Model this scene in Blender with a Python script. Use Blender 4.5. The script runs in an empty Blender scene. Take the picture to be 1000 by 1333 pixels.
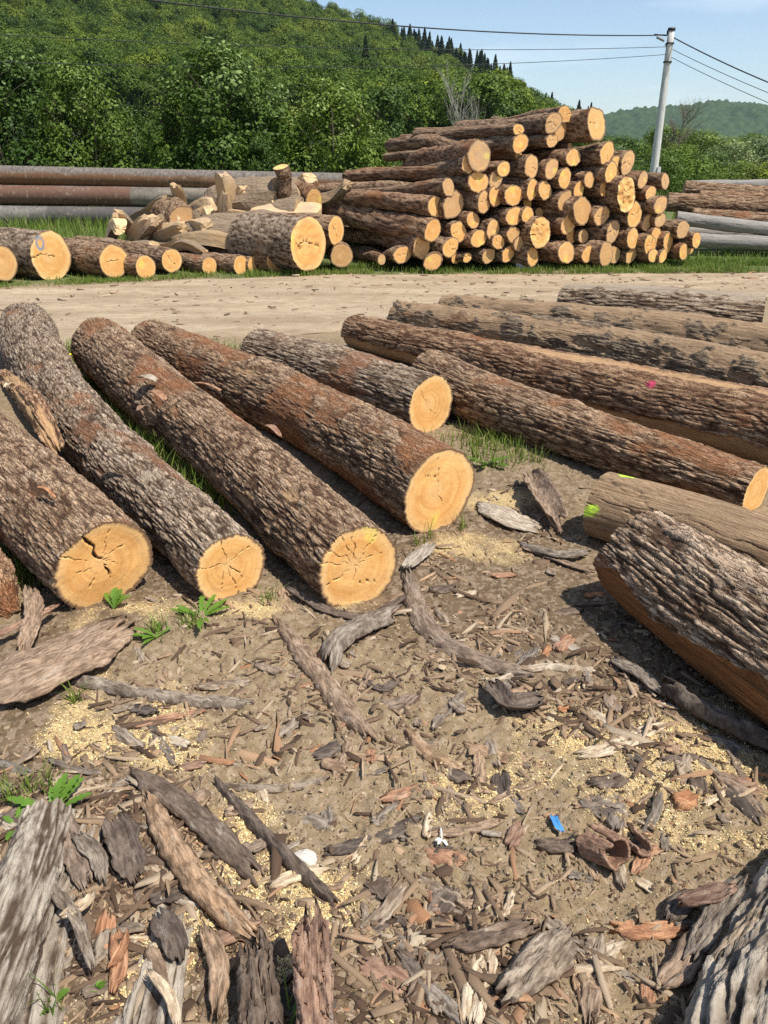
import bpy, math, random
import numpy as np
from mathutils import Vector, Matrix
R = math.radians
C = bpy.context.scene.collection
scn = bpy.context.scene

# ---------------------------------------------------------------- camera, sky, sun, exposure
PITCH = 24.3
CAM_H = 1.6
F = 1001.0
cam_d = bpy.data.cameras.new('camera')
cam = bpy.data.objects.new('camera', cam_d); C.objects.link(cam)
cam.location = (0, 0, CAM_H); cam.rotation_euler = (R(90 - PITCH), 0, 0)
cam_d.sensor_fit = 'VERTICAL'; cam_d.sensor_height = 36.0; cam_d.lens = 36.0 * F / 1333.0
cam_d.clip_start = 0.05; cam_d.clip_end = 9000
scn.camera = cam

SUN_EL, SUN_AZ = 61.0, -36.0     # azimuth measured from +x (right) towards +y (away); negative = behind the camera
sdir = Vector((math.cos(R(SUN_EL)) * math.cos(R(SUN_AZ)), math.cos(R(SUN_EL)) * math.sin(R(SUN_AZ)), math.sin(R(SUN_EL))))
sun_d = bpy.data.lights.new('sun', 'SUN'); sun_d.energy = 5.0; sun_d.angle = R(0.5); sun_d.color = (1.0, 0.945, 0.86)
sun = bpy.data.objects.new('sun', sun_d); C.objects.link(sun)
sun.rotation_euler = sdir.to_track_quat('Z', 'Y').to_euler()

world = bpy.data.worlds.new('World'); scn.world = world; world.use_nodes = True
nt = world.node_tree; nt.nodes.clear()
def wn(t, **k):
    n = nt.nodes.new(t)
    for a, b in k.items(): setattr(n, a, b)
    return n
sky = wn('ShaderNodeTexSky', sky_type='NISHITA', sun_disc=False)
sky.sun_elevation = R(SUN_EL); sky.sun_rotation = math.atan2(sdir.x, sdir.y)
sky.altitude = 300; sky.air_density = 1.0; sky.dust_density = .8; sky.ozone_density = 1.2
tc = wn('ShaderNodeTexCoord'); mp = wn('ShaderNodeMapping'); mp.inputs['Scale'].default_value = (1.2, 1.2, 7.0)
ns = wn('ShaderNodeTexNoise'); ns.inputs['Scale'].default_value = 2.2; ns.inputs['Detail'].default_value = 7; ns.inputs['Roughness'].default_value = .58
rp = wn('ShaderNodeValToRGB'); rp.color_ramp.elements[0].position = .50; rp.color_ramp.elements[0].color = (0, 0, 0, 1)
rp.color_ramp.elements[1].position = .80; rp.color_ramp.elements[1].color = (.45, .45, .45, 1)
mx = wn('ShaderNodeMix', data_type='RGBA'); mx.inputs[7].default_value = (8.2, 8.6, 9.0, 1)
bg = wn('ShaderNodeBackground'); bg.inputs['Strength'].default_value = 0.12
ow = wn('ShaderNodeOutputWorld')
L = nt.links.new
L(tc.outputs['Generated'], mp.inputs[0]); L(mp.outputs[0], ns.inputs['Vector']); L(ns.outputs['Fac'], rp.inputs[0])
L(rp.outputs[0], mx.inputs[0]); L(sky.outputs[0], mx.inputs[6]); L(mx.outputs[2], bg.inputs[0]); L(bg.outputs[0], ow.inputs[0])

scn.view_settings.view_transform = 'Standard'; scn.view_settings.look = 'None'
scn.view_settings.gamma = 1.0; scn.view_settings.use_curve_mapping = False
scn.view_settings.exposure = 0.42
scn.cycles.max_bounces = 6; scn.cycles.diffuse_bounces = 3; scn.cycles.glossy_bounces = 2
scn.cycles.transmission_bounces = 3; scn.cycles.transparent_max_bounces = 4; scn.cycles.volume_bounces = 0
scn.cycles.use_denoising = False
scn.cycles.sample_clamp_indirect = 6

# ---------------------------------------------------------------- helpers
CP, SP = math.cos(R(PITCH)), math.sin(R(PITCH))
def ray(px, py):
    a = (px - 500.0) / F; b = (666.5 - py) / F
    return np.array([a, CP + b * SP, -SP + b * CP])
def at_z(px, py, z=0.0):
    d = ray(px, py); t = (z - CAM_H) / d[2]
    return np.array([0, 0, CAM_H]) + d * t
def at_y(px, py, y):
    d = ray(px, py); return np.array([0, 0, CAM_H]) + d * (y / d[1])
def depth(p): return p[1] * CP - (p[2] - CAM_H) * SP
rs = np.random.RandomState(7)
random.seed(7)

def tag(o, label=None, cat=None, group=None, kind=None):
    if label: o['label'] = label
    if cat: o['category'] = cat
    if group: o['group'] = group
    if kind: o['kind'] = kind
    return o
def empty(name, loc=(0, 0, 0)):
    o = bpy.data.objects.new(name, None); C.objects.link(o); o.location = tuple(loc); o.empty_display_size = .1
    return o
def mesh_np(name, v, f, mats=(), attrs=None, smooth=True, tri=None):
    """v (n,3); f (m,4) quads and optional tri (k,3)"""
    me = bpy.data.meshes.new(name)
    v = np.asarray(v, dtype=np.float32)
    loops = []; starts = []; cnt = 0
    if f is not None and len(f):
        f = np.asarray(f, dtype=np.int32); loops.append(f.ravel()); starts.append(np.arange(len(f)) * 4); cnt = len(f) * 4
    if tri is not None and len(tri):
        tri = np.asarray(tri, dtype=np.int32); loops.append(tri.ravel()); starts.append(cnt + np.arange(len(tri)) * 3)
    lo = np.concatenate(loops); st = np.concatenate(starts)
    me.vertices.add(len(v)); me.vertices.foreach_set('co', v.ravel())
    me.loops.add(len(lo)); me.loops.foreach_set('vertex_index', lo.astype(np.int32))
    me.polygons.add(len(st)); me.polygons.foreach_set('loop_start', st.astype(np.int32))
    if smooth: me.polygons.foreach_set('use_smooth', np.ones(len(st), dtype=bool))
    me.update(calc_edges=True)
    for k, a in (attrs or {}).items():
        a = np.asarray(a, dtype=np.float32)
        if a.ndim == 2:
            at = me.attributes.new(k, 'FLOAT_VECTOR', 'POINT'); at.data.foreach_set('vector', a.ravel())
        else:
            at = me.attributes.new(k, 'FLOAT', 'POINT'); at.data.foreach_set('value', a.ravel())
    for m in mats: me.materials.append(m)
    return me
def link(name, me, parent=None, loc=None):
    o = bpy.data.objects.new(name, me); C.objects.link(o)
    if parent is not None: o.parent = parent
    if loc is not None: o.location = tuple(loc)
    return o
def grid_faces(nu, nv, wrap_v=False, off=0):
    """grid of nu rows, nv columns -> quads"""
    i = np.arange(nu - 1)[:, None]
    if wrap_v:
        j = np.arange(nv)[None, :]; j2 = (j + 1) % nv
    else:
        j = np.arange(nv - 1)[None, :]; j2 = j + 1
    a = i * nv + j; b = i * nv + j2; c = (i + 1) * nv + j2; d = (i + 1) * nv + j
    return np.stack([a, b, c, d], -1).reshape(-1, 4) + off

# ---- numpy noise
def _h(ix, iy, iz, s):
    n = (ix.astype(np.int64) * 374761393 + iy.astype(np.int64) * 668265263 + iz.astype(np.int64) * 2147483647 + s * 974634777) & 0xffffffff
    n = ((n ^ (n >> 13)) * 1274126177) & 0xffffffff
    n = ((n ^ (n >> 15)) * 2246822519) & 0xffffffff
    return ((n ^ (n >> 16)) & 0xffffff).astype(np.float32) / 16777215.0
def vnoise(p, s=0):
    i = np.floor(p).astype(np.int64); f = (p - i).astype(np.float32); f = f * f * (3 - 2 * f)
    x, y, z = i[..., 0], i[..., 1], i[..., 2]; fx, fy, fz = f[..., 0], f[..., 1], f[..., 2]
    def lerp(a, b, t): return a + (b - a) * t
    r0 = lerp(lerp(_h(x, y, z, s), _h(x + 1, y, z, s), fx), lerp(_h(x, y + 1, z, s), _h(x + 1, y + 1, z, s), fx), fy)
    r1 = lerp(lerp(_h(x, y, z + 1, s), _h(x + 1, y, z + 1, s), fx), lerp(_h(x, y + 1, z + 1, s), _h(x + 1, y + 1, z + 1, s), fx), fy)
    return lerp(r0, r1, fz) * 2 - 1
def fbm(p, oct=4, s=0, gain=.5):
    a, t, n = 1.0, 0, 0
    for k in range(oct):
        t = t + a * vnoise(p * (2.03 ** k) + k * 17.3, s + k); n += a; a *= gain
    return t / n
def worley(p, s=0):
    """F1, F2, cell random"""
    i = np.floor(p).astype(np.int64); f = (p - i).astype(np.float32)
    f1 = np.full(p.shape[:-1], 9., np.float32); f2 = f1.copy(); cid = np.zeros_like(f1)
    for dx in (-1, 0, 1):
        for dy in (-1, 0, 1):
            for dz in (-1, 0, 1):
                cx, cy, cz = i[..., 0] + dx, i[..., 1] + dy, i[..., 2] + dz
                d = np.sqrt((dx + _h(cx, cy, cz, s) - f[..., 0]) ** 2 + (dy + _h(cx, cy, cz, s + 11) - f[..., 1]) ** 2 + (dz + _h(cx, cy, cz, s + 23) - f[..., 2]) ** 2)
                r = _h(cx, cy, cz, s + 37)
                nearer = d < f1
                f2 = np.where(nearer, f1, np.minimum(f2, d)); cid = np.where(nearer, r, cid); f1 = np.where(nearer, d, f1)
    return f1, f2, cid
def worley2(p, s=0):
    i = np.floor(p).astype(np.int64); f = (p - i).astype(np.float32)
    f1 = np.full(p.shape[:-1], 9., np.float32); f2 = f1.copy(); cid = np.zeros_like(f1); z = np.zeros_like(i[..., 0])
    for dx in (-1, 0, 1):
        for dy in (-1, 0, 1):
            cx, cy = i[..., 0] + dx, i[..., 1] + dy
            d = np.sqrt((dx + _h(cx, cy, z, s) - f[..., 0]) ** 2 + (dy + _h(cx, cy, z, s + 11) - f[..., 1]) ** 2)
            r = _h(cx, cy, z, s + 37); nearer = d < f1
            f2 = np.where(nearer, f1, np.minimum(f2, d)); cid = np.where(nearer, r, cid); f1 = np.where(nearer, d, f1)
    return f1, f2, cid
def sstep(a, b, x):
    t = np.clip((x - a) / (b - a), 0, 1); return t * t * (3 - 2 * t)
def P3(x, y, z=0.0):
    x, y = np.broadcast_arrays(np.asarray(x, float), np.asarray(y, float))
    return np.stack([x, y, np.broadcast_to(z, x.shape)], -1)

# ---------------------------------------------------------------- materials
class NG:
    def __init__(self, name):
        self.m = bpy.data.materials.new(name); self.m.use_nodes = True
        self.t = self.m.node_tree; self.t.nodes.clear()
        self.out = self.t.nodes.new('ShaderNodeOutputMaterial')
        self.b = self.t.nodes.new('ShaderNodeBsdfPrincipled'); self.t.links.new(self.b.outputs[0], self.out.inputs[0])
        self.b.inputs['Specular IOR Level'].default_value = .25
        self.b.inputs['Roughness'].default_value = .85
    def l(self, a, b): self.t.links.new(a, b)
    def _in(self, sock, v):
        if v is None: return
        if hasattr(v, 'is_output') or isinstance(v, bpy.types.NodeSocket): self.l(v, sock)
        else:
            if isinstance(v, (tuple, list)) and len(v) == 3 and sock.type == 'RGBA': v = (*v, 1)
            sock.default_value = v
    def attr(self, n, vec=False):
        a = self.t.nodes.new('ShaderNodeAttribute'); a.attribute_name = n
        return a.outputs['Vector'] if vec else a.outputs['Fac']
    def rnd(self): return self.t.nodes.new('ShaderNodeObjectInfo').outputs['Random']
    def obj(self): return self.t.nodes.new('ShaderNodeTexCoord').outputs['Object']
    def pos(self): return self.t.nodes.new('ShaderNodeNewGeometry').outputs['Position']
    def math(self, op, a, b=0.0, c=None, clamp=False):
        n = self.t.nodes.new('ShaderNodeMath'); n.operation = op; n.use_clamp = clamp
        self._in(n.inputs[0], a); self._in(n.inputs[1], b)
        if c is not None: self._in(n.inputs[2], c)
        return n.outputs[0]
    def map(self, v, scale=(1, 1, 1), loc=(0, 0, 0)):
        n = self.t.nodes.new('ShaderNodeMapping'); self.l(v, n.inputs[0]); n.inputs['Scale'].default_value = scale; n.inputs['Location'].default_value = loc
        return n.outputs[0]
    def noise(self, v, scale, detail=4, rough=.55, dist=0.0, col=False):
        n = self.t.nodes.new('ShaderNodeTexNoise'); self.l(v, n.inputs['Vector'])
        n.inputs['Scale'].default_value = scale; n.inputs['Detail'].default_value = detail; n.inputs['Roughness'].default_value = rough; n.inputs['Distortion'].default_value = dist
        return n.outputs['Color' if col else 'Fac']
    def vor(self, v, scale, feat='F1', out='Distance'):
        n = self.t.nodes.new('ShaderNodeTexVoronoi'); n.feature = feat; self.l(v, n.inputs['Vector']); n.inputs['Scale'].default_value = scale
        return n.outputs[out]
    def ramp(self, x, stops):
        n = self.t.nodes.new('ShaderNodeValToRGB'); e = n.color_ramp.elements
        while len(e) < len(stops): e.new(.5)
        for k, (p, c) in enumerate(stops):
            e[k].position = p; e[k].color = (c, c, c, 1) if isinstance(c, (int, float)) else (*c, 1)
        self._in(n.inputs[0], x); return n.outputs[0]
    def mix(self, f, a, b, mode='MIX'):
        n = self.t.nodes.new('ShaderNodeMix'); n.data_type = 'RGBA'; n.blend_type = mode
        self._in(n.inputs[0], f); self._in(n.inputs[6], a); self._in(n.inputs[7], b); return n.outputs[2]
    def bump(self, h, dist=.01, strength=1.0, nrm=None):
        n = self.t.nodes.new('ShaderNodeBump'); self._in(n.inputs['Height'], h); n.inputs['Distance'].default_value = dist; n.inputs['Strength'].default_value = strength
        if nrm is not None: self.l(nrm, n.inputs['Normal'])
        return n.outputs[0]
    def fin(self, col=None, rough=None, nrm=None):
        if col is not None: self._in(self.b.inputs['Base Color'], col)
        if rough is not None: self._in(self.b.inputs['Roughness'], rough)
        if nrm is not None: self.l(nrm, self.b.inputs['Normal'])
        return self.m

def bark_material(name, plate_lo, plate_hi, furrow, red, bare_a, bare_b, lichen=.4, net=.5):
    g = NG(name); o = g.attr('lc', True)
    h = g.attr('hgt'); tone = g.attr('tone'); rd = g.attr('red'); ba = g.attr('bare')
    fine = g.noise(g.map(o, (1, 1, .35)), 130, 5, .65)
    mid = g.noise(g.map(o, (1, 1, .4)), 22, 4, .6)
    t2 = g.math('ADD', g.math('MULTIPLY', tone, .55), g.math('MULTIPLY', mid, .55))
    plate = g.mix(g.ramp(t2, [(.25, 0.0), (.8, 1.0)]), plate_lo, plate_hi)
    pale = g.math('MULTIPLY', g.ramp(g.noise(o, 5.5, 5, .7), [(.52, 0.0), (.66, 1.0)]), g.ramp(h, [(.45, 0.0), (.8, lichen)]))
    plate = g.mix(pale, plate, (.50, .45, .37))
    col = g.mix(g.ramp(h, [(.08, 0.0), (.55, 1.0)]), furrow, plate)
    wv = g.t.nodes.new('ShaderNodeVectorMath'); wv.operation = 'ADD'; g.l(o, wv.inputs[0]); wsc = g.t.nodes.new('ShaderNodeVectorMath'); wsc.operation = 'SCALE'; wsc.inputs['Scale'].default_value = .018
    g.l(g.noise(o, 38, 3, .6, col=True), wsc.inputs[0]); g.l(wsc.outputs[0], wv.inputs[1])
    crk = g.vor(g.map(wv.outputs[0], (1, 1, .14)), 82, 'DISTANCE_TO_EDGE')
    crm = g.ramp(crk, [(.0, 1.0), (.11, 0.0)])
    cellv = g.t.nodes.new('ShaderNodeSeparateColor'); g.l(g.vor(g.map(wv.outputs[0], (1, 1, .14)), 82, 'F1', 'Color'), cellv.inputs[0])
    col = g.mix(g.math('MULTIPLY', cellv.outputs[0], .30 * net), col, g.mix(1.0, col, (1.45, 1.38, 1.3), 'MULTIPLY'))
    col = g.mix(g.math('MULTIPLY', cellv.outputs[1], .5 * net), col, g.mix(1.0, col, (.60, .52, .46), 'MULTIPLY'))
    col = g.mix(g.math('MULTIPLY', crm, net), col, furrow)
    redc = g.mix(mid, red, tuple(c * .45 for c in red))
    col = g.mix(g.math('MULTIPLY', rd, g.ramp(g.math('ADD', g.math('MULTIPLY', mid, .6), g.math('MULTIPLY', fine, .5)), [(.44, .95), (.74, .2)])), col, redc)
    grain = g.noise(g.map(o, (1, 1, .035)), 150, 4, .6)
    blot = g.noise(g.map(o, (1, 1, .3)), 9, 4, .6)
    bare = g.mix(g.ramp(grain, [(.35, 0.0), (.65, 1.0)]), bare_a, bare_b)
    bare = g.mix(g.ramp(blot, [(.45, 0.0), (.75, .6)]), bare, tuple(c * .5 for c in bare_a))
    col = g.mix(ba, col, bare)
    col = g.mix(g.math('MULTIPLY', g.ramp(fine, [(.42, 1.0), (.7, 0.0)]), .45), col, g.mix(1.0, col, (.45, .43, .42), 'MULTIPLY'))
    # fluorescent paint marks
    col = g.mix(g.math('MULTIPLY', g.attr('paint'), g.ramp(fine, [(.36, .3), (.5, 1.0)])), col, (.50, .74, .06))
    col = g.mix(g.math('MULTIPLY', g.attr('pink'), g.ramp(fine, [(.36, .3), (.5, 1.0)])), col, (.72, .08, .17))
    bh = g.math('ADD', g.math('MULTIPLY', fine, .7), g.math('SUBTRACT', g.math('MULTIPLY', grain, .5), g.math('MULTIPLY', g.math('MULTIPLY', crm, g.math('SUBTRACT', 1.0, ba)), 1.4 * net)))
    return g.fin(col, .92, g.bump(bh, .009, 1.0))

M = {}
M['bark'] = bark_material('oak_bark', (.27, .16, .088), (.57, .405, .26), (.10, .052, .028), (.42, .18, .075), (.55, .36, .19), (.33, .2, .11))
M['bark_red'] = bark_material('oak_bark_red', (.29, .155, .083), (.56, .37, .225), (.11, .052, .026), (.44, .175, .07), (.58, .37, .19), (.32, .19, .1), .35)
M['bark_grey'] = bark_material('weathered_bark', (.28, .19, .12), (.58, .46, .335), (.095, .058, .034), (.40, .18, .085), (.42, .35, .26), (.27, .21, .15), .6)
M['bark_thick'] = bark_material('thick_furrowed_bark', (.32, .20, .12), (.64, .50, .36), (.10, .058, .033), (.44, .19, .08), (.36, .16, .055), (.13, .055, .022), .5)
M['rotten'] = bark_material('rotten_grey_bark', (.24, .19, .14), (.50, .44, .35), (.09, .06, .04), (.36, .2, .1), (.42, .35, .26), (.2, .15, .1), .5, .08)
M['bare'] = bark_material('weathered_bare_wood', (.24, .18, .12), (.4, .31, .21), (.1, .07, .05), (.42, .20, .09), (.46, .32, .19), (.19, .115, .065), .3)
M['bare_grey'] = bark_material('silvered_bare_wood', (.3, .29, .27), (.5, .48, .44), (.15, .13, .12), (.33, .2, .12), (.40, .375, .34), (.24, .22, .195), .3)

def face_material():
    g = NG('fresh_cut_wood'); fc = g.attr('fc', True)      # x,y metres from pith, z = normalised radius
    s = g.t.nodes.new('ShaderNodeSeparateXYZ'); g.l(fc, s.inputs[0])
    x, y, rn = s.outputs
    r = g.math('SQRT', g.math('ADD', g.math('MULTIPLY', x, x), g.math('MULTIPLY', y, y)))
    ang = g.math('ARCTAN2', y, x)
    rnd = g.rnd()
    warp = g.noise(fc, 9, 3, .5)
    cx = g.t.nodes.new('ShaderNodeCombineXYZ'); g.l(g.math('MULTIPLY', rn, 1.3), cx.inputs[0]); g.l(g.math('MULTIPLY', rnd, 9.0), cx.inputs[1])
    g.l(g.math('MULTIPLY', warp, .12), cx.inputs[2])
    ringn = g.noise(g.map(cx.outputs[0], (1, 1, 1)), 19, 3, .75)
    cr = g.t.nodes.new('ShaderNodeCombineXYZ')
    # rays: sample around a circle so the pattern closes
    g.l(g.math('MULTIPLY', g.math('COSINE', ang), 1.0), cr.inputs[0]); g.l(g.math('MULTIPLY', g.math('SINE', ang), 1.0), cr.inputs[1]); g.l(g.math('MULTIPLY', rn, .09), cr.inputs[2])
    rays = g.noise(cr.outputs[0], 34, 3, .65)
    off = g.t.nodes.new('ShaderNodeVectorMath'); off.operation = 'ADD'; g.l(fc, off.inputs[0])
    cc = g.t.nodes.new('ShaderNodeCombineXYZ'); g.l(g.math('MULTIPLY', rnd, 31.0), cc.inputs[0]); g.l(g.math('MULTIPLY', rnd, 7.0), cc.inputs[1]); g.l(cc.outputs[0], off.inputs[1])
    o2 = off.outputs[0]
    blot = g.noise(o2, 7, 5, .6, .4)
    saw = g.noise(g.map(o2, (.25, 4.0, 1)), 45, 3, .6)
    heart = g.mix(g.ramp(blot, [(.32, 0.0), (.68, 1.0)]), (.74, .36, .105), (.87, .53, .205))
    sap = (.90, .62, .29)
    rim = g.math('ADD', rn, g.math('MULTIPLY', g.math('SUBTRACT', g.noise(o2, 12, 3, .5), .5), .12))
    col = g.mix(g.ramp(rim, [(.72, 0.0), (.92, .75)]), heart, sap)
    core = g.ramp(g.math('ADD', rn, g.math('MULTIPLY', g.math('SUBTRACT', blot, .5), .5)), [(.08, .55), (.36, 0.0)])
    col = g.mix(core, col, (.88, .58, .27))
    col = g.mix(g.math('MULTIPLY', g.ramp(ringn, [(.42, 1.0), (.54, 0.0)]), .26), col, (.42, .20, .06))
    col = g.mix(g.math('MULTIPLY', g.ramp(rays, [(.36, 1.0), (.42, 0.0)]), .42), col, (.40, .19, .06))
    col = g.mix(g.math('MULTIPLY', g.ramp(saw, [(.40, 1.0), (.55, 0.0)]), .24), col, (.60, .31, .09))
    grime = g.math('MULTIPLY', g.ramp(g.noise(o2, 4.2, 5, .65), [(.56, 0.0), (.76, 1.0)]), .42)
    col = g.mix(grime, col, (.34, .22, .12))
    # whole face tone per log
    col = g.mix(g.math('MULTIPLY', rnd, .30), col, g.mix(1.0, col, (.86, .74, .62), 'MULTIPLY'))
    odd = g.ramp(g.math('FRACT', g.math('MULTIPLY', rnd, 7.31)), [(.45, 0.0), (.95, 1.0)])
    col = g.mix(g.math('MULTIPLY', g.math('MULTIPLY', odd, g.attr('od')), g.ramp(g.noise(o2, 5, 4, .6), [(.35, .85), (.65, .25)])), col, (.42, .30, .19))
    col = g.mix(g.attr('dull'), col, (.27, .2, .13))
    bk = g.attr('ring')
    bcol = g.mix(g.noise(o2, 60, 4, .6), (.10, .055, .03), (.27, .16, .09))
    col = g.mix(bk, col, bcol)
    pm = g.attr('paint')
    col = g.mix(g.math('MULTIPLY', pm, g.ramp(g.noise(o2, 60, 3, .6), [(.40, .0), (.60, .75)])), col, (.80, .70, .12))
    col = g.mix(g.math('MULTIPLY', g.attr('blue'), g.ramp(g.noise(o2, 60, 3, .6), [(.38, .35), (.56, .95)])), col, (.10, .22, .36))
    col = g.mix(g.attr('crack'), col, (.035, .018, .01))
    bh = g.math('ADD', g.math('MULTIPLY', saw, .5), g.math('MULTIPLY', g.noise(o2, 160, 3, .6), .5))
    return g.fin(col, .75, g.bump(bh, .003, .5))
M['face'] = face_material()
# ---------------------------------------------------------------- logs
def catmull(P, n=40):
    P = np.asarray(P, float)
    if len(P) == 2: 
        t = np.linspace(0, 1, n)[:, None]; return P[0] * (1 - t) + P[1] * t
    Q = np.vstack([2 * P[0] - P[1], P, 2 * P[-1] - P[-2]]); out = []
    for i in range(1, len(Q) - 2):
        t = np.linspace(0, 1, n, endpoint=(i == len(Q) - 3))[:, None]
        a, b, c, d = Q[i - 1], Q[i], Q[i + 1], Q[i + 2]
        out.append(.5 * ((2 * b) + (-a + c) * t + (2 * a - 5 * b + 4 * c - d) * t ** 2 + (-a + 3 * b - 3 * c + d) * t ** 3))
    return np.vstack(out)

def bark_relief(lc, seed, cell=.03, asp=.2, amp=.013, kind='bark'):
    """lc: local cylinder coordinates in metres (x,y,s). Returns displacement, hgt, tone"""
    w = np.stack([fbm(lc * [11, 11, 5] + seed, 3, seed), fbm(lc * [11, 11, 5] + seed + 50, 3, seed + 5), fbm(lc * [9, 9, 5], 2, seed + 9)], -1)
    if kind == 'bare':
        gr = fbm(lc * [60, 60, 1.6] + w * .4, 4, seed + 2, .6)
        ck = np.abs(vnoise(lc * [26, 26, .8] + w * 1.2, seed + 6))
        crack = 1 - sstep(.0, .07, ck)
        big = fbm(lc * [8, 8, 2], 3, seed + 4)
        return gr * .003 - crack * .011 + big * .006, np.clip(.6 + gr * .5 - crack * .6, 0, 1), np.clip(.5 + big * .5, 0, 1)
    q = lc + w * [.011, .011, .03]
    n1 = np.abs(vnoise(q * [1, 1, asp] / (cell * .62), seed)) ; n2 = np.abs(vnoise(q * [1, 1, asp * 1.5] / (cell * .50) + 31.7, seed + 40))
    n3 = np.abs(vnoise(q * [1, 1, asp * 2.2] / (cell * .30) + 11.7, seed + 50))
    f1, f2, cid = worley((lc + w * [.016, .016, .03]) / (cell * 1.15) * [1, 1, asp * 1.1], seed)
    h = sstep(.0, .30, n1) * (.45 + .55 * sstep(.0, .22, n2)) * (.35 + .65 * sstep(.0, .22, f2 - f1))
    h2 = sstep(.0, .25, n3)
    fl = fbm(lc * [62, 62, 30] + seed, 4, seed + 3, .7)
    st = fbm(lc * [26, 26, 9] + seed + 9, 3, seed + 13, .6)
    H = h * (.62 + .22 * cid) + .14 * h2 + fl * .26 + st * .26
    q5 = H * 5.5; H = .55 * H + .45 * (np.floor(q5) + sstep(.55, 1.0, q5 - np.floor(q5))) / 5.5
    return amp * (H - .45), np.clip(.06 + .74 * h * (.7 + .3 * h2) + fl * .42 + st * .22, 0, 1), np.clip(.22 * cid + .4 + .5 * st + fl * .45, 0, 1)

def face_mesh(name, rim, nr, seed, mat, cracks=(), paint=(), blue=(), dull=0.0, bark_t=.06, concave=0.0, flip=False, tri_check=0.0, pith=(0, 0), normal_jit=.003, od=0.0):
    """rim (N,3): points of the outline in face coordinates (x,y, z along the axis). Polar grid shrinking to the pith."""
    N = len(rim); rim = np.asarray(rim, float)
    c = rim.mean(0); c = np.array([c[0], c[1], c[2]])
    k = np.linspace(0.0, 1, nr + 1)[1:]; k = np.concatenate([k[:-1] * (1 - bark_t) / k[-2], [1 - bark_t * .5, 1.0]])
    V = c + (rim - c)[None] * k[:, None, None]
    V[:, :, 2] = c[2] + (rim[:, 2] - c[2])[None] * (k[:, None] ** 2)
    flat = V.reshape(-1, 3); kk = np.repeat(k, N)
    pts = np.vstack([flat, c[None]]); kk = np.append(kk, 0.0)
    xy = pts[:, :2] - c[:2]; rr = np.linalg.norm(xy, axis=1); rmax = np.linalg.norm((rim - c)[:, :2], axis=1).mean()
    crack = np.zeros(len(pts)); z = np.zeros(len(pts))
    ang = np.arctan2(xy[:, 1], xy[:, 0])
    for (x0, y0, x1, y1, w) in cracks:      # in units of mean radius
        a = np.array([x0, y0]) * rmax; b = np.array([x1, y1]) * rmax; d = b - a; Ld = np.linalg.norm(d)
        t = np.clip(((xy - a) @ d) / Ld ** 2, 0, 1); n = np.array([-d[1], d[0]]) / Ld
        wob = (fbm(P3(t * 4 + seed, np.full_like(t, x0 * 7)), 3, seed) * .14) * Ld
        off = np.abs((xy - a - t[:, None] * d) @ n - wob)
        off = np.hypot(off, np.linalg.norm(xy - a - t[:, None] * d, axis=1) * 0 + np.where((t <= 0) | (t >= 1), 1, 0) * 9)
        ww = max(w * rmax * .42, .0011) * (np.sin(np.pi * np.clip(t, .02, .98)) ** .5) * (.7 + .6 * np.abs(np.sin(t * 9 + seed)))
        m = 1 - sstep(ww * .45, ww, off)
        crack = np.maximum(crack, m)
    z -= crack * .014 * (rmax / .18)
    z += fbm(P3(xy[:, 0], xy[:, 1]) * 14, 3, seed + 1) * normal_jit - concave * (1 - kk ** 2) * rmax
    pts[:, 2] += z * (kk < .999) * (-1 if flip else 1)
    pa = np.zeros(len(pts)); bl = np.zeros(len(pts))
    for (x0, y0, r0) in paint:
        d = np.hypot(xy[:, 0] / rmax - x0, (xy[:, 1] / rmax - y0) * .6); pa = np.maximum(pa, 1 - sstep(r0 * .5, r0, d + fbm(P3(xy[:, 0], xy[:, 1]) * 30, 2, seed) * r0 * .5))
    for (x0, y0, r0, sc) in blue:             # a painted ring
        d = np.hypot(xy[:, 0] / rmax - x0, (xy[:, 1] / rmax - y0) * sc); bl = np.maximum(bl, 1 - sstep(r0 * .22, r0 * .36, np.abs(d - r0)))
    fc = np.column_stack([xy, kk])
    ring = sstep(1 - bark_t * 1.2, 1 - bark_t * .8, kk + fbm(P3(ang * 2, ang * 0), 2, seed) * .01)
    f = grid_faces(nr + 1, N, True)
    ci = len(pts) - 1; j = np.arange(N); tr = np.column_stack([np.full(N, ci), j, (j + 1) % N])
    if not flip: pass
    else: f = f[:, ::-1]; tr = tr[:, ::-1]
    f = f[:, ::-1]  # outward orientation
    return mesh_np(name, pts, f, [mat], dict(fc=fc, crack=crack, paint=pa, blue=bl, ring=ring, dull=np.full(len(pts), dull), od=np.full(len(pts), od)), True, tr[:, ::1])

def frame_of(T):
    T = T / np.linalg.norm(T); up = np.array([0, 0, 1.0])
    X = np.cross(up, T); X /= np.linalg.norm(X); Y = np.cross(T, X)
    return X, Y, T

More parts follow.
